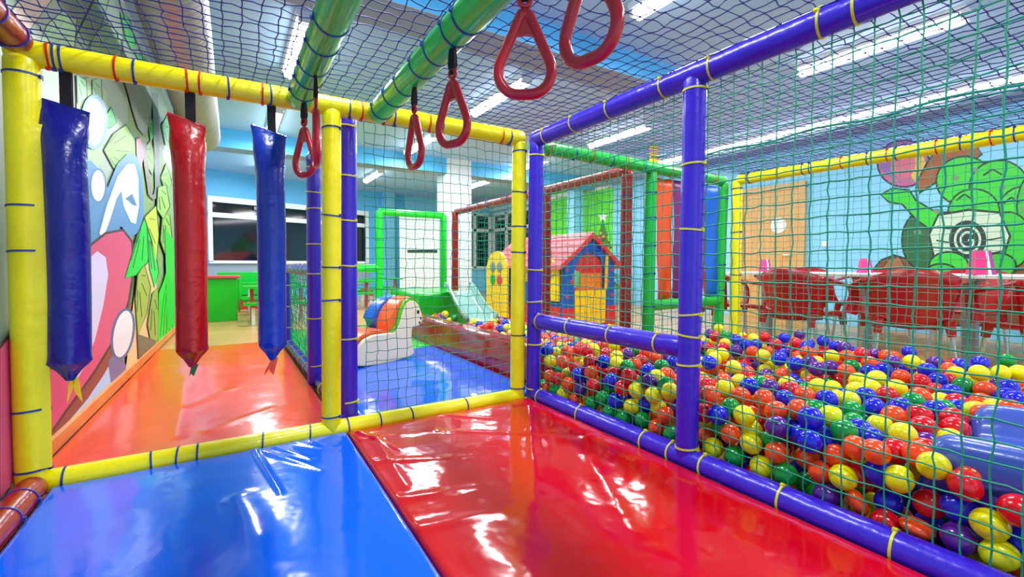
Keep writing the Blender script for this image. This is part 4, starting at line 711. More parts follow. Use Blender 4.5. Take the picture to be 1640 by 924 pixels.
# ================================================================ RINGS
def ring(rail, x, y, th, zt, label, w=.098, hh=.235):
    t = thing('hanging_ring', label, 'ring', (x, y, zt)); t['group'] = 'red triangular rings on the green rails'
    u = Vector((math.cos(th), math.sin(th), 0)); n = Vector((-u.y, u.x, 0)); O = Vector((x, y, zt))
    def q(a, z): return O+u*a+Vector((0, 0, z))
    # rounded triangle outline
    corners = [(0, -.012, .016), (w, -hh*.86, .058), (-w, -hh*.86, .058)]
    cs = [Vector(c[:2]) for c in corners]; pts = []
    rad = [.014, .05, .05]
    for i in range(3):
        p = cs[i]; a = (cs[i-1]-p).normalized(); d = (cs[(i+1) % 3]-p).normalized()
        half = math.acos(max(-1, min(1, a.dot(d))))/2; dist = rad[i]/math.tan(half); ctr = p+(a+d).normalized()*(rad[i]/math.sin(half))
        s0 = p+a*dist; s1 = p+d*dist
        a0 = math.atan2(*(s0-ctr).yx); a1 = math.atan2(*(s1-ctr).yx); da = (a1-a0+PI) % (2*PI)-PI
        for k in range(9):
            an = a0+da*k/8; pts.append(ctr+Vector((math.cos(an), math.sin(an)))*rad[i])
    lo = min(p.y for p in pts); pts = [Vector((p.x, p.y*(-hh+.01)/lo if p.y < -.05 else p.y)) for p in pts]
    dense = []
    for i in range(len(pts)):
        a, d = pts[i], pts[(i+1) % len(pts)]; m = max(1, int((d-a).length/.02))
        for k in range(m): dense.append(a+(d-a)*k/m)
    b = MB(); b.loop([q(p.x, p.y) for p in dense], .0135, M['ring'], 12, normal=n)
    # web in the apex, with eye
    web = [q(-.016, -.02), q(.016, -.02), q(.041, -.092), q(.024, -.083), q(0, -.08), q(-.024, -.083), q(-.041, -.092)]
    b.prism([p-n*.006 for p in web], n*.012, M['ring'])
    b.loop([q(math.cos(a)*.014, .004+math.sin(a)*.014) for a in [2*PI*k/16 for k in range(16)]], .0065, M['ring'], 8, normal=n)
    b.build('handle', t)
    b = MB(); ze = 1.562
    w0, w1 = .009, .015
    P = []
    for z, ww, dn_ in ((zt+.002, .008, .004), (zt+.03, .015, .008), (ze-.03, .014, .007), (ze+.01, .010, .004)):
        P.append((z, ww, dn_))
    vs = []; fs = []
    for z, ww, d in P:
        for a, bb in ((-ww, -d), (ww, -d), (ww, d), (-ww, d)): vs.append(Vector((x, y, z))+u*a+n*bb)
    for i in range(3):
        for j in range(4): fs.append((i*4+j, i*4+(j+1) % 4, (i+1)*4+(j+1) % 4, (i+1)*4+j))
    fs += [(0, 1, 2, 3), (12, 13, 14, 15)]
    b.add(vs, fs, M['strap'], False); b.build('strap', t)
D2 = math.radians
ring(gR, .638, 1.76, D2(-86), 1.470, 'red triangular ring, edge half turned, hanging furthest on the right green rail')
ring(gR, .632, 1.38, D2(-70), 1.474, 'red triangular ring hanging second furthest on the right green rail')
ring(gR, .628, .945, D2(-36), 1.497, 'large red triangular ring facing the viewer at the top centre')
ring(gR, .622, .70, D2(-80), 1.488, 'nearest red triangular ring cut off by the top of the photo')
ring(gL, .288, 2.185, D2(-63), 1.472, 'red triangular ring hanging furthest on the left green rail, open side visible')
ring(gL, .285, 1.85, D2(-97), 1.455, 'red triangular ring seen edge on in front of the centre yellow post')
# ================================================================ BALL PIT
BR = .0395
CN = dict(r='red', o='orange', y='yellow', g='green', b='blue', p='purple')
def ball_mesh(name, m, sub=3):
    bm = bmesh.new(); bmesh.ops.create_icosphere(bm, subdivisions=sub, radius=BR)
    me = bpy.data.meshes.new(name); bm.to_mesh(me); bm.free()
    for v in me.vertices:       # moulding seam: a fine raised rib
        a = abs(v.co.z)/BR
        if a < .07: v.co *= 1.012
    me.materials.append(m); me.polygons.foreach_set('use_smooth', [True]*len(me.polygons)); return me
BM = {k: ball_mesh('plastic_ball', BALL[k], 4) for k in BALL}
items = []
for tok in BALLS.split(';'):
    x, y, z = [int(q)/1000 for q in tok[1:].split(',')]
    items.append((tok[0], x, y, z))
NIND = 280
vis = []
for c, x, y, z in items[:700]:
    u, w = pix((x, y, z)); d = (Vector((x, y, z))-EYE).dot(fw); vis.append((c.lower(), u, w, BR*F/d, d))
def zone(u, w, y, x):
    if u < 1085:
        return 'under the low violet rail' if w > 575 else 'behind the low violet rail'
    if u > 1470 and w > 640: return 'by the blue slide'
    if w < 560: return 'at the far edge of pit'
    if x < 1.76: return 'against the front net'
    if u < 1200: return 'right of the violet post'
    return 'in the pit'
made = {}
for i, (c, x, y, z) in enumerate(items[:NIND]):
    sq = c == 'O'; c = c.lower()
    o = bpy.data.objects.new('plastic_ball', BM[c]); COL.objects.link(o); o.location = (x, y, z)
    rs = np.random.default_rng(i)
    o.rotation_euler = tuple(rs.uniform(-1.2, 1.2, 3)); s = rs.uniform(.9, 1.02)
    o.scale = (1.02, s*1.0, 1.0)
    if sq: o.scale = (1.08, 1.05, .62); o.rotation_euler = (1.1, .5, .4) if z > .095 else (.15, .1, 0)
    u0, w0, r0 = vis[i][1:4]
    near = {}
    for j, (cc, u, w, r, d) in enumerate(vis):
        if j == i: continue
        du_, dw_ = u-u0, w-w0; dist = math.hypot(du_, dw_)
        if dist > 3.2*r0 or dist < .5*r0: continue
        k = ('right' if du_ > 0 else 'left') if abs(du_) > abs(dw_) else ('below' if dw_ > 0 else 'above')
        if k not in near or dist < near[k][0]: near[k] = (dist, CN[cc])
    zn = zone(u0, w0, y, x)
    head = ('dented ' if sq else '')+CN[c]+' ball '+zn
    bits = [near[k][1]+' '+{'left': 'left', 'right': 'right', 'above': 'above', 'below': 'below'}[k] for k in ('left', 'right', 'above', 'below') if k in near]
    lab = head+(' with '+', '.join(bits) if bits else ' on its own')
    while len(lab.split()) > 16: bits = bits[:-1]; lab = head+' with '+', '.join(bits)
    made.setdefault(lab, []).append(o)
    tag(o, lab, 'ball', 'plastic balls in the ball pit')
def lump(name, lst, m6, label, cat, sub=2):
    """all the remaining balls of a pit as one mass"""
    proto = bmesh.new(); bmesh.ops.create_icosphere(proto, subdivisions=sub, radius=BR)
    pv = np.array([v.co[:] for v in proto.verts]); pf = np.array([[v.index for v in f.verts] for f in proto.faces]); proto.free()
    P = np.array([q[1:] for q in lst]); V = (P[:, None]+pv[None]).reshape(-1, 3)
    Fc = (np.arange(len(P))[:, None, None]*len(pv)+pf[None]).reshape(-1, 3)
    me = bpy.data.meshes.new(name); me.from_pydata(V.tolist(), [], Fc.tolist())
    ks = list(BALL); [me.materials.append(BALL[k]) for k in ks]
    me.polygons.foreach_set('material_index', np.repeat([ks.index(q[0].lower()) for q in lst], len(pf)))
    me.polygons.foreach_set('use_smooth', [True]*len(me.polygons)); me.update()
    o = bpy.data.objects.new(name, me); COL.objects.link(o); return tag(o, label, cat, kind='stuff')
lump('plastic_balls', items[NIND:], BALL, 'mass of smaller plastic balls filling the far part of the ball pit', 'balls')
# small pit behind the red wall
SP = [('y', 713, 503, .30), ('g', 728, 510, .28), ('y', 759, 516, .27), ('o', 785, 520, .29), ('b', 791, 506, .29), ('y', 790, 516, .26), ('b', 768, 520, .26), ('b', 800, 527, .26), ('b', 809, 518, .27), ('y', 812, 525, .26), ('r', 776, 525, .27), ('o', 752, 522, .25)]
wh = {0: 'yellow ball resting high against green foam block in the small pit', 1: 'green ball next to the foot of small grey slide, left side', 2: 'yellow ball at the foot of the small grey slide', 3: 'orange ball right below the small grey slide', 4: 'blue ball highest right of the small grey slide', 5: 'yellow ball just below the blue one beside the grey slide', 6: 'blue ball between yellow and orange balls at the slide foot', 7: 'blue ball lowest in the small pit near the yellow post', 8: 'blue ball in the small pit touching the right yellow post', 9: 'yellow ball in the small pit half behind yellow post', 10: 'red ball on the red wall edge of the small pit', 11: 'orange ball behind the red wall left of slide foot'}
sp3 = []
for i, (c, px_, py_, z) in enumerate(SP):
    p = onz(px_, py_, z); p.x = min(max(p.x, 1.93), 2.6)
    o = bpy.data.objects.new('plastic_ball', BM[c]); COL.objects.link(o); o.location = p; sp3.append(p)
    tag(o, wh[i], 'ball', 'plastic balls in the small pit')
lst = []; cols = 'bbroyyog'
for lay, zz in ((0, .04), (1, .105), (2, .17), (3, .225)):
    for iy in range(36):
        for ix in range(9):
            x = 1.925+ix*.083+(.041 if (iy+lay) % 2 else 0)+rng.normal(0, .004); y = 2.56+iy*.0725+rng.normal(0, .004); z = zz+rng.normal(0, .006)
            if x > 2.62 or (lay < 3 and 1 < ix < 8 and lay != 2): continue
            if min((Vector((x, y, z))-q).length for q in sp3) < .07: continue
            if y > 3.9 and abs(x-(2.15+.31*(y-4)/1.2)) < .25 and z > .1: continue
            if y > 5.16: continue
            lst.append((cols[rng.integers(8)], x, y, z))
lump('plastic_balls', lst, BALL, 'plastic balls filling the small pit behind the red foam wall', 'balls')

# blue slide end in the pit
t = thing('slide', 'dark blue plastic slide end resting in the balls at right edge', 'slide', (1.95, 0, .0))
prof = [(1.722, .20), (1.712, .27), (1.715, .325), (1.73, .352), (1.765, .362), (1.80, .352), (1.822, .325), (1.84, .295), (1.87, .283), (2.10, .283), (2.13, .295), (2.15, .33), (2.17, .368), (2.20, .378), (2.23, .365), (2.24, .33), (2.235, .20)]
vs = []; fs = []; k = len(prof)
YS = [(.475, -.10), (.47, -.055), (.455, -.022), (.43, -.005), (.39, 0), (.2, .012), (0, .05), (-.25, .12), (-.6, .24)]
for y, dz in YS:
    for x, z in prof:
        sh = 1 if y < .4 else .93+.07*(.475-y)/.075
        vs.append((1.975+(x-1.975)*sh, y, z+dz))
for i in range(len(YS)-1):
    for j in range(k-1): fs.append((i*k+j, i*k+j+1, (i+1)*k+j+1, (i+1)*k+j))
b = MB(); b.add(vs, fs, M['slide_blue']); o = b.build('chute', t, sharp=75)
so = o.modifiers.new('thickness', 'SOLIDIFY'); so.thickness = .012; so.offset = -1
b = MB(); b.tube([(1.735, .41, .24), (1.735, -.6, .44)], .022, M['slide_blue'], 12); b.build('side_rib', t)

# ================================================================ SMALL PIT: red wall, slide, green block
b = MB(); b.prism([(1.75, 2.47, 0), (1.75, 2.47, .26), (1.768, 2.47, .288), (1.86, 2.47, .296), (1.88, 2.47, .27), (1.88, 2.47, 0)], (0, 3.9, 0), M['wall_red'])
o = b.build('foam_wall', bevel=.012); tag(o, 'low glossy red foam wall edging the small ball pit', 'foam wall')
t = thing('foam_block', 'big bright green foam platform block behind the small grey slide', 'foam block', (2.25, 5.6, 0))
b = MB(); b.prism([(1.90, 5.22, .01), (2.66, 5.22, .01), (2.66, 6.3, .01), (1.90, 6.3, .01)], (0, 0, .50), M['foam_green']); b.build('body', t, bevel=.04)
t = thing('slide', 'small grey green slide from the green block into the small pit', 'slide', (2.15, 4.6, 0))
pr = [(-.19, .05), (-.18, .085), (-.165, .09), (-.15, .075), (-.135, .02), (-.11, 0), (.11, 0), (.135, .02), (.15, .075), (.165, .09), (.18, .085), (.19, .05)]
path = [(5.30, .525), (5.16, .522), (5.03, .50), (4.85, .44), (4.6, .36), (4.35, .30), (4.15, .262), (4.0, .25)]
vs = []; fs = []; k = len(pr)
for i, (y, z) in enumerate(path):
    xc = 2.15+.31*(y-4.0)/1.2
    for a, h in pr: vs.append((xc+a, y, z+h))
for i in range(len(path)-1):
    for j in range(k-1): fs.append((i*k+j, i*k+j+1, (i+1)*k+j+1, (i+1)*k+j))
b = MB(); b.add(vs, fs, M['slide_teal']); o = b.build('chute', t, sharp=80)
so = o.modifiers.new('thickness', 'SOLIDIFY'); so.thickness = .012
b = MB()
for q in (-1, 1): b.tube([(2.15+.31*(y-4)/1.2+q*.172, y, z+.088) for y, z in path], .016, M['slide_teal'], 10)
b.build('side_rail', t)

# ================================================================ PADDED ROCKING HORSE
RA = Vector((.835, 3.639, 0)); ru = Vector((.951, .309, 0)); rn = Vector((-.309, .951, 0)); RW = .36
def rk(s, z, w=0): return RA+ru*s+rn*w+Vector((0, 0, z*.93+.035))
t = thing('rocking_horse', 'padded cream rocking horse with orange and blue back on blue mat', 'rocking toy', tuple(RA))
side = [(-.01, .03), (-.005, .10), (.02, .185), (.07, .235), (.15, .262), (.26, .262), (.345, .262), (.385, .30), (.415, .37), (.44, .45), (.47, .515), (.52, .545), (.575, .535), (.615, .49), (.648, .40), (.66, .355), (.648, .325), (.615, .295), (.575, .285), (.548, .29), (.538, .26), (.535, .18), (.545, .11), (.565, .045), (.545, .022), (.46, .006), (.34, -.004), (.2, -.006), (.08, .002), (.02, .012)]
for w0 in (0, RW-.05):
    b = MB(); b.prism([rk(s, z, w0) for s, z in side], rn*.05, M['cream']); b.build('side_panel', t, bevel=.01)
core = [(.01, .03), (.015, .10), (.04, .18), (.09, .225), (.16, .25), (.35, .25), (.395, .30), (.425, .37), (.45, .44), (.48, .5), (.53, .525), (.575, .51), (.6, .46), (.54, .3), (.52, .2), (.53, .05), (.3, .01), (.08, .012)]
b = MB(); b.prism([rk(s, z, .05) for s, z in core], rn*(RW-.10), M['toy_orange']); b.build('core', t)
def pad(name, line, w0, w1, th, m):
    n = len(line); outer = []
    P = [Vector(q) for q in line]
    for i, p in enumerate(P):
        tt = (P[min(i+1, n-1)]-P[max(i-1, 0)]).normalized(); nn = Vector((-tt.y, tt.x)); f = (.4 if i in (0, n-1) else 1) if not isinstance(th, list) else 1
        if isinstance(th, list): outer.append(p+nn*th[i]); continue
        outer.append(p+nn*th*f)
    poly = [rk(q.x, q.y, w0) for q in outer]+[rk(q.x, q.y, w0) for q in reversed(P)]
    b = MB(); b.prism(poly, rn*(w1-w0), m, smooth=False); return b.build(name, t, bevel=.012)
neck = [(.33, .262), (.365, .275), (.395, .32), (.42, .39), (.445, .465), (.475, .522), (.52, .548), (.57, .54), (.605, .51)]
pad('mane_strip', neck, .0, .035, .022, M['toy_green'])
pad('neck_pad', neck[:-1], .035, .215, [.03, .065, .085, .085, .065, .04, .03, .02], M['toy_orange'])
pad('neck_pad', neck[:-1], .215, RW, [.05, .11, .135, .13, .095, .055, .035, .02], M['toy_blue'])
pad('seat_pad', [(-.025, .07), (-.015, .14), (.015, .20), (.07, .245), (.15, .268), (.26, .268), (.34, .265)], .03, RW-.02, .028, M['toy_orange'])
for (s, z, r) in ((.603, .428, .015), (.632, .365, .010), (.618, .325, .009)):
    b = MB(); c = rk(s, z, -.002); b.ball(c, r, M['black'], 12, 8, sc=(.95, .35, 1.2), rz=math.atan2(ru.y, ru.x)); b.build('eye' if r > .012 else 'nostril', t)

# ================================================================ PLAYHOUSE
P0 = ond(945, 520, 6.25); P0.z = 0; bb = D2(34)
fh = Vector((math.sin(YAW), math.cos(YAW), 0))
ex = (rt*math.cos(bb)+fh*math.sin(bb)).normalized(); ey = Vector((-ex.y, ex.x, 0)); 
def hp(x, y, z): return P0+ex*x+ey*y+Vector((0, 0, z))
t = thing('playhouse', 'plastic toddler playhouse with blue front, pink roof and yellow door', 'playhouse', tuple(P0))
Wd, Ld = .47, 1.75
def hpoly(b, pts, y, th, m): b.prism([hp(x, y, z) for x, z in pts], ey*th, m)
arc = [(-.28*math.cos(a), .70+.33*math.sin(a)) for a in [PI/2*k/8 for k in range(9)]]
b = MB()
for sg in (1, -1):
    pts = [(-Wd, 0), (-.28, 0)]+arc+[(0, 1.25), (-Wd, .86)]
    hpoly(b, [(x*sg, z) for x, z in pts], 0, .07, M['house_blue'])
b.build('front_wall', t)
b = MB(); hpoly(b, [(-Wd, 0), (Wd, 0), (Wd, .86), (0, 1.25), (-Wd, .86)], Ld-.07, .07, M['house_blue']); b.build('rear_wall', t)
for sg in (-1, 1):
    b = MB(); x0 = sg*Wd-(.06 if sg > 0 else 0)
    b.prism([hp(x0, .07, 0), hp(x0+.06, .07, 0), hp(x0+.06, Ld-.07, 0), hp(x0, Ld-.07, 0)], (0, 0, .60), M['house_blue'])
    b.prism([hp(x0-.01, .07, 0), hp(x0+.07, .07, 0), hp(x0+.07, Ld-.07, 0), hp(x0-.01, Ld-.07, 0)], (0, 0, .28), M['house_red'])
    for q in (.1, .72, 1.4): b.prism([hp(x0, q, .6), hp(x0+.06, q, .6), hp(x0+.06, q+.16, .6), hp(x0, q+.16, .6)], (0, 0, .26), M['house_yellow'])
    b.build('side_wall', t)
for sg in (-1, 1):
    b = MB(); pts = [(sg*(Wd+.11), .79), (sg*(Wd+.11), .83), (0, 1.30), (0, 1.25)]
    hpoly(b, pts, -.05, Ld+.10, M['house_pink'])
    for k in range(1, 5):
        f = k/5; xx = sg*(Wd+.11)*(1-f); zz = .83+(.47)*f
        b.tube([hp(xx, -.05, zz), hp(xx, Ld+.05, zz)], .012, M['house_pink'], 8)
    b.build('roof', t)
b = MB()        # gable trim band over the front
for sg in (-1, 1): hpoly(b, [(sg*(Wd+.08), .80), (sg*(Wd+.10), .85), (0, 1.29), (0, 1.22)], -.065, .03, M['house_red'])
b.build('gable_trim', t)
b = MB(); b.loop([hp(math.cos(a)*.15, -.012, 1.03+math.sin(a)*.035) for a in [2*PI*k/24 for k in range(24)]], .008, M['house_blue'], 8, normal=ey); b.build('gable_plaque', t)
for sg in (-1, 1):
    b = MB(); hpoly(b, [(sg*.28, 0), (sg*.48, 0), (sg*.48, .27), (sg*.31, .27)], -.02, .03, M['house_red'])
    b.build('base_block', t)
    for (x, z, w) in ((.42, .42, .03), (.34, .62, .03), (.42, .78, .025)): b = MB(); b.ball(hp(sg*x, -.002, z), w, M['house_red'], 12, 8, sc=(1, .5, 1)); b.build('brick', t)
dr_ = MB(); hpoly(dr_, [(-.28, .05), (.28, .05), (.28, .70)]+[(-q[0], q[1]) for q in arc]+[q for q in reversed(arc)]+[(-.28, .05)][:0], .05, .02, M['house_orange']); d_ = dr_.build('door', t)
b = MB(); hpoly(b, [(-.27*math.cos(a), .74+.28*math.sin(a)) for a in [PI*k/16 for k in range(17)]], .035, .02, M['house_red']); b.build('fanlight', d_)
b = MB(); hpoly(b, [(-.28, .03), (.28, .03), (.29, .50), (-.29, .50)], -.012, .03, M['house_yellow'])
for k in range(5): b.tube([hp(-.22+k*.11, -.015, .06), hp(-.22+k*.11, -.015, .47)], .006, M['house_yellow'], 6)
b.build('lower_door', d_)
b = MB(); b.tube([hp(.28, -.02, .5), hp(.295, -.02, .98)], .022, M['house_yellow'], 10); b.build('door_post', t)
b = MB(); b.ball(hp(-.275, .0, .66), .1, M['slide_teal'], 16, 10, sc=(.55, .3, 1.2)); b.ball(hp(-.235, -.012, .66), .1, M['toy_green'], 16, 10, sc=(.28, .3, 1.1)); b.build('side_light', t)
def archpanel(y0, y1, z0, z1, m, hole=False):
    b = MB(); yc = (y0+y1)/2; r = (y1-y0)/2; x = -Wd-(.17 if hole else .045)
    pts = [(y0, z0), (y1, z0)]+[(yc+r*math.cos(a), z1-r+r*math.sin(a)) for a in [PI*k/12 for k in range(13)]]
    b.prism([hp(x, q, z) for q, z in pts], ex*.035, m)
    for k in range(1, 4): b.tube([hp(x-.003, y0+(y1-y0)*k/4, z0+.02), hp(x-.003, y0+(y1-y0)*k/4, z1-r)], .007, m, 6)
    o = b.build('shutter', t)
    if hole:
        for k, (a, c, cm) in enumerate(((-.10, .10, 'steel'), (.10, .10, 'steel'), (-.10, -.10, 'house_red'), (.10, -.10, 'foam_green'))):
            g = MB(); g.ball(hp(x-.006, yc+a, z1-r*1.15+c), .085, M[cm], 14, 8, sc=(.15, .9, 1), rz=math.atan2(ex.y, ex.x)); g.build('pane', o)
archpanel(.08, .48, .36, .93, M['house_yellow']); archpanel(1.12, 1.72, .05, 1.06, M['house_yellow'], True)

# ================================================================ VINYL STRIP CURTAIN
for x0, x1, m, lab in ((2.93, 3.115, 'strip_orange', 'orange vinyl curtain strip hanging beside the green back post'), (3.125, 3.31, 'strip_purple', 'plum purple vinyl curtain strip half hidden by the violet post'),
                       (3.33, 3.54, 'strip_red', 'crimson vinyl curtain strip hanging just behind the violet post'), (3.555, 3.755, 'strip_blue', 'bright blue vinyl curtain strip beside the far green post')):
    vs = []; fs = []; n = 14; k = 9
    zt, zb = (1.55, .575)
    for i in range(n+1):
        for j in range(k+1):
            a = j/k; z = zt+(zb-zt)*i/n
            vs.append((x0+(x1-x0)*a, YB+.01+.010*math.sin(a*5+x0*9+i*.25)*(.3+i/n)+.004*math.sin(i*.9+a*3), z-.012*math.sin(a*PI)*(i/n)))
    for i in range(n):
        for j in range(k): fs.append((i*(k+1)+j, i*(k+1)+j+1, (i+1)*(k+1)+j+1, (i+1)*(k+1)+j))
    b = MB(); b.add(vs, fs, M[m]); o = b.build('curtain_strip'); tag(o, lab, 'curtain', 'vinyl curtain strips at the back of the pit')
    so = o.modifiers.new('thickness', 'SOLIDIFY'); so.thickness = .003
# ================================================================ TABLES AND CHAIRS BESIDE THE PIT
def chair(x, y, rz, label):
    """moulded armchair on four tube legs; faces +x before turning"""
    t = thing('armchair', label, 'chair', (x, y, 0), 'red plastic armchairs by the tables')
    c, s = math.cos(rz), math.sin(rz)
    def W(q): return Vector((x+q[0]*c-q[1]*s, y+q[0]*s+q[1]*c, q[2]))
    m = M['chair']
    # backrest: shell bent round the sitter, top edge highest in the middle
    vs = []; fs = []; na, nz = 18, 6; R = .27
    for i in range(na+1):
        a = math.radians(-60+120*i/na); u = abs(i/na-.5)*2
        top = .815-.085*u**2; bot = .37+.02*u
        for j in range(nz+1):
            f = j/nz; z = bot+(top-bot)*f
            rr = R+.035*f+.03*f*f
            vs.append(W((-rr*math.cos(a)*1.0+.02, rr*math.sin(a)*1.02, z)))
    for i in range(na):
        for j in range(nz): fs.append((i*(nz+1)+j, (i+1)*(nz+1)+j, (i+1)*(nz+1)+j+1, i*(nz+1)+j+1))
    b = MB(); b.add(vs, fs, m); o = b.build('backrest', t); so = o.modifiers.new('thickness', 'SOLIDIFY'); so.thickness = .014
    # seat
    vs = []; fs = []; n = 10
    for i in range(n+1):
        for j in range(n+1):
            u = i/n*2-1; v = j/n*2-1; k = 1-.10*(u*u*v*v)
            vs.append(W((.01+.24*u*k, .25*v*k*(1-.06*(1-u)), .445+.018*u*u*(1 if u < 0 else -1.2)-.012*(1-v*v)+.012*v*v)))
    for i in range(n):
        for j in range(n): fs.append((i*(n+1)+j, (i+1)*(n+1)+j, (i+1)*(n+1)+j+1, i*(n+1)+j+1))
    b = MB(); b.add(vs, fs, m); o = b.build('seat', t); so = o.modifiers.new('thickness', 'SOLIDIFY'); so.thickness = .03
    for q in (-1, 1):
        b = MB(); vs = []
        path = [(-.17, .27*q, .735), (-.10, .30*q, .715), (.0, .325*q, .69), (.10, .33*q, .672), (.19, .32*q, .66), (.245, .305*q, .635), (.265, .29*q, .58), (.262, .275*q, .50), (.245, .262*q, .43)]
        b.tube([W(p) for p in path], [.022, .018, .016, .016, .016, .018, .02, .022, .026], m, 12, flat=2.1, upv=(0, 0, 1)); b.build('arm', t)
    for px_, py_ in ((.21, .22), (.21, -.22), (-.22, .2), (-.22, -.2)):
        b = MB(); b.tube([W((px_, py_, .44)), W((px_*1.06, py_*1.06, .33))], [.034, .026], m, 10)
        b.tube([W((px_*1.06, py_*1.06, .34)), W((px_*1.22, py_*1.2, .0))], [.0155, .0135], M['alu'], 10); b.build('leg', t)
    return t
chair(4.32, 2.04, D2(-4), 'red plastic armchair seen from behind, nearest the yellow pit post')
chair(4.50, 1.36, D2(28), 'red plastic armchair turned sideways, middle of the near row')
chair(4.60, .62, D2(40), 'red plastic armchair at the right edge of the near row')
chair(4.5, 2.82, D2(-40), 'red plastic armchair half hidden behind yellow and green posts')
chair(5.98, 2.1, D2(172), 'red plastic armchair across the table under the light switch')
chair(6.1, 1.35, D2(188), 'red plastic armchair across the table before the green mural')
chair(6.1, .6, D2(176), 'red plastic armchair across the table at the right edge')
chair(5.98, 2.85, D2(186), 'red plastic armchair across the table in front of the wooden door')
def table(x, y, lx, ly, label):
    t = thing('table', label, 'table', (x, y, 0), 'white topped tables beside the pit')
    b = MB(); b.box((x, y, .755), (lx, ly, .03), M['white_plastic']); b.build('tabletop', t, bevel=.006)
    for q in (-1, 1):
        b = MB(); yy = y+q*(ly/2-.28)
        b.box((x, yy, .38), (.09, .09, .72), M['steel']); b.box((x, yy, .015), (.5, .09, .03), M['steel']); b.box((x, yy, .725), (.42, .08, .03), M['steel']); b.build('leg', t, bevel=.004)
table(5.2, 2.35, .72, 1.5, 'long white topped table in front of the wooden door'); table(5.3, .70, .72, 1.5, 'long white topped table at right in front of green mural')
def card(x, y, s, label):
    t = thing('table_card', label, 'menu holder', (x, y, .77), 'pink folded cards on the tables')
    z = .771; n = 8
    cols = [M['pink'], M['pink'], M['white_plastic'], M['magenta']]
    for k, (a0, a1) in enumerate(((-1, -.15), (-.15, .25), (.25, .55), (.55, 1))):
        b = MB(); mm = [M['pink'], M['pink'], M['white_plastic'], M['magenta']][k]
        w, h = .062*s, .14*s
        f = .72
        d = rt*1.0
        A = Vector((x, y, z)); e = Vector((fw.x, fw.y, 0)).normalized()
        P = [A+d*(w*a0)-e*.03*s, A+d*(w*a1)-e*.03*s, A+d*(w*a1*f)-e*.012*s+Vector((0, 0, h)), A+d*(w*a0*f)-e*.012*s+Vector((0, 0, h))]
        Q = [A+d*(w*a0)+e*.03*s, A+d*(w*a1)+e*.03*s, A+d*(w*a1*f)+e*.012*s+Vector((0, 0, h)), A+d*(w*a0*f)+e*.012*s+Vector((0, 0, h))]
        b.add(P+Q, [(0, 1, 2, 3), (7, 6, 5, 4), (0, 4, 5, 1), (1, 5, 6, 2), (2, 6, 7, 3), (3, 7, 4, 0)], mm, False)
        b.build(['panel', 'panel', 'stripe', 'panel'][k], t)
p = onz(1228, 431, .775); card(5.25, 2.88, 1.0, 'small pink and white card on the table before the wooden door')
card(5.28, 1.92, 1.0, 'small pink and white card on the table under the light switch')
card(5.02, 1.06, 1.35, 'large pink card on the right table before the mural')

# ================================================================ FAR END: counter, kids furniture, tree, panel door
c0 = ond(330, 515, 6.75); c1 = ond(375, 515, 6.75); c0.z = c1.z = 0
t = thing('counter', 'green toy counter with red top beyond the orange mat', 'counter', (-.14, 8.3, 0))
MB().box((-.16, 8.35, .325), (.50, .62, .65), M['counter_green']).build('cabinet', t, bevel=.008)
MB().box((-.16, 8.35, .665), (.58, .72, .035), M['counter_red']).build('countertop', t, bevel=.006)
MB().box((-.40, 8.66, .80), (.06, .10, .5), M['counter_red']).build('upright', t, bevel=.01)
MB().box((.115, 8.3, .36), (.03, .06, .5), M['counter_green']).build('corner_post', t, bevel=.004)
o = MB().box((.45, 10.0, .45), (1.3, .04, .52), M['mat_green']).build('divider_board', bevel=.005); tag(o, 'low bright green divider board behind the kids tables', 'board')
MB().box((.45, 10.0, .1), (1.2, .05, .2), M['counter_red']).build('foot', o)
def kids_table(x, y, label, m1, m2):
    t = thing('picnic_table', label, 'kids table', (x, y, 0), 'green kids tables at the far end')
    b = MB()
    for k in range(3): b.box((x, y-.16+k*.16, .52), (.9, .14, .035), m1)
    b.build('tabletop', t)
    for q in (-1, 1):
        b = MB(); b.box((x, y+q*.44, .30), (.9, .18, .035), m1); b.build('bench', t)
    for q in (-1, 1):
        b = MB(); b.box((x+q*.33, y, .26), (.05, .05, .5), m2); b.box((x+q*.33, y, .27), (.05, .95, .04), m2)
        for r_ in (-1, 1): b.box((x+q*.33, y+r_*.36, .14), (.045, .045, .28), M['white'])
        b.build('leg', t)
kids_table(.60, 7.7, 'green slatted kids picnic table beyond the orange floor', M['counter_green'], M['counter_red'])
kids_table(.62, 9.1, 'green kids picnic table in front of divider board', M['counter_green'], M['white'])
kids_table(2.0, 9.3, 'green kids table seen through the net beside the green post', M['counter_green'], M['counter_red'])
kids_table(3.0, 10.6, 'green kids table below the white panel door', M['mat_green'], M['counter_red'])
# white panel door with two dark slots
q0, q1 = 4.55, 5.75
w = MB()
pa = ond(640, 400, 11.8); pb = ond(703, 400, 11.9)
dd = (pb-pa); dd.z = 0
w.prism([Vector((pa.x, pa.y, .25)), Vector((pb.x, pb.y, .25)), Vector((pb.x+.03, pb.y+.1, .25)), Vector((pa.x+.03, pa.y+.1, .25))], (0, 0, 1.95), M['white_plastic'])
o = tag(w.build('door_2'), kind='structure')
for z in (1.17, 2.10):
    s_ = MB(); A = Vector((pa.x, pa.y, z))+dd*.2; B = Vector((pa.x, pa.y, z))+dd*.98; nn = Vector((dd.y, -dd.x, 0)).normalized()*.02
    s_.prism([A, B, B+nn, A+nn], (0, 0, .07), M['black']); s_.build('vent_slot', o)
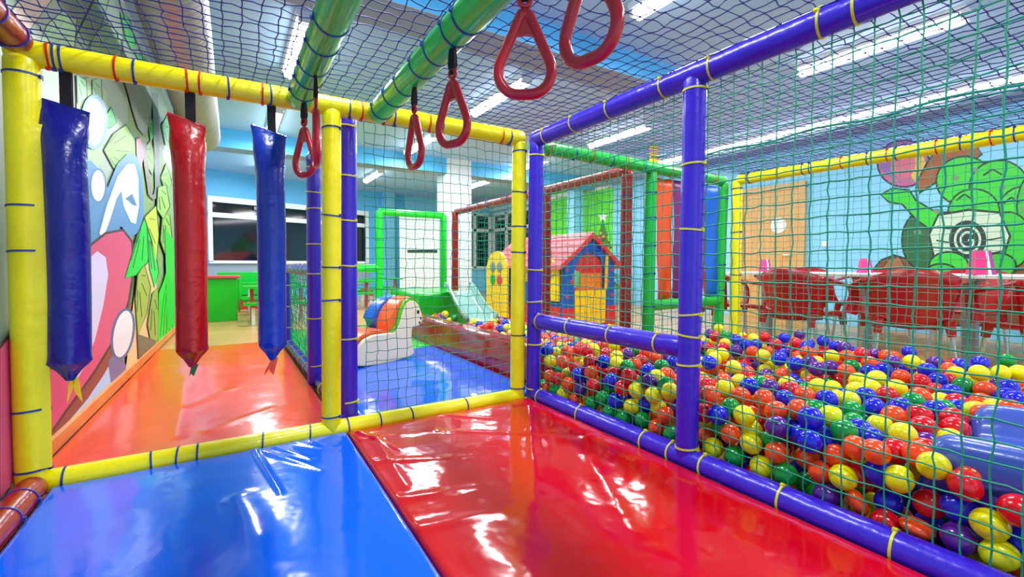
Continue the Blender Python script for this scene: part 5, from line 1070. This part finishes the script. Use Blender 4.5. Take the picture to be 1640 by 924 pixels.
# small decorated tree
tp = ond(965, 424, 9.6); tx, ty = tp.x, tp.y
t = thing('christmas_tree', 'small decorated christmas tree with white star before the green wall', 'tree', (tx, ty, 0))
b = MB(); b.tube([(tx, ty, 0), (tx, ty, 1.5)], .04, M['base'], 8); b.build('trunk', t)
b = MB(); rs = np.random.default_rng(3)
for k in range(6):
    z = .35+k*.22; r = .42-.062*k; n = 22
    pts = [(math.cos(2*PI*j/n)*r*(1 if j % 2 else .72), math.sin(2*PI*j/n)*r*(1 if j % 2 else .72)) for j in range(n)]
    vs = [(tx+a, ty+c, z) for a, c in pts]+[(tx, ty, z+.36)]
    b.add(vs, [(j, (j+1) % n, n) for j in range(n)]+[tuple(range(n-1, -1, -1))], M['tree'], False)
b.build('foliage', t)
for k in range(26):
    z = .4+1.25*rs.random(); r = .42*(1.9-z)/1.6; a = rs.uniform(0, 2*PI)
    g = MB(); g.ball((tx+math.cos(a)*r, ty+math.sin(a)*r, z), .035, M[('gold', 'house_red', 'house_orange')[k % 3]], 10, 6); g.build('bauble', t)
b = MB(); st = []
toe = Vector((EYE.x-tx, EYE.y-ty, 0)).normalized(); sd = Vector((-toe.y, toe.x, 0))
for k in range(10):
    r = .11 if k % 2 == 0 else .045; a = PI/2+2*PI*k/10; st.append(Vector((tx, ty, 1.86))+sd*math.cos(a)*r+Vector((0, 0, math.sin(a)*r)))
b.prism(st, toe*.03, M['white_plastic']); b.build('star', t)
# yellow panel hung over the pit roof at the far end
yb_ = ond(1047, 247, 7.4)
t = thing('hanging_sign', 'narrow yellow board hanging from the ceiling beyond the pit roof net', 'sign', (yb_.x, yb_.y, yb_.z))
MB().box((yb_.x, yb_.y, yb_.z), (.13, .05, .30), M['house_yellow'], rz=-YAW).build('board', t, bevel=.005)
MB().tube([(yb_.x, yb_.y, yb_.z+.14), (yb_.x, yb_.y, H)], .006, M['steel'], 6).build('cord', t)

# ================================================================ WORLD AND VIEW
w = bpy.data.worlds.new('world'); scene.world = w; w.use_nodes = True
w.node_tree.nodes['Background'].inputs['Color'].default_value = (.86, .92, 1, 1)
w.node_tree.nodes['Background'].inputs['Strength'].default_value = .9
scene.view_settings.view_transform = 'Standard'; scene.view_settings.look = 'None'
scene.view_settings.gamma = 1; scene.view_settings.use_curve_mapping = False
scene.view_settings.exposure = .3
cy = scene.cycles
cy.max_bounces = 8; cy.diffuse_bounces = 4; cy.glossy_bounces = 4; cy.sample_clamp_indirect = 6
cy.use_denoising = True
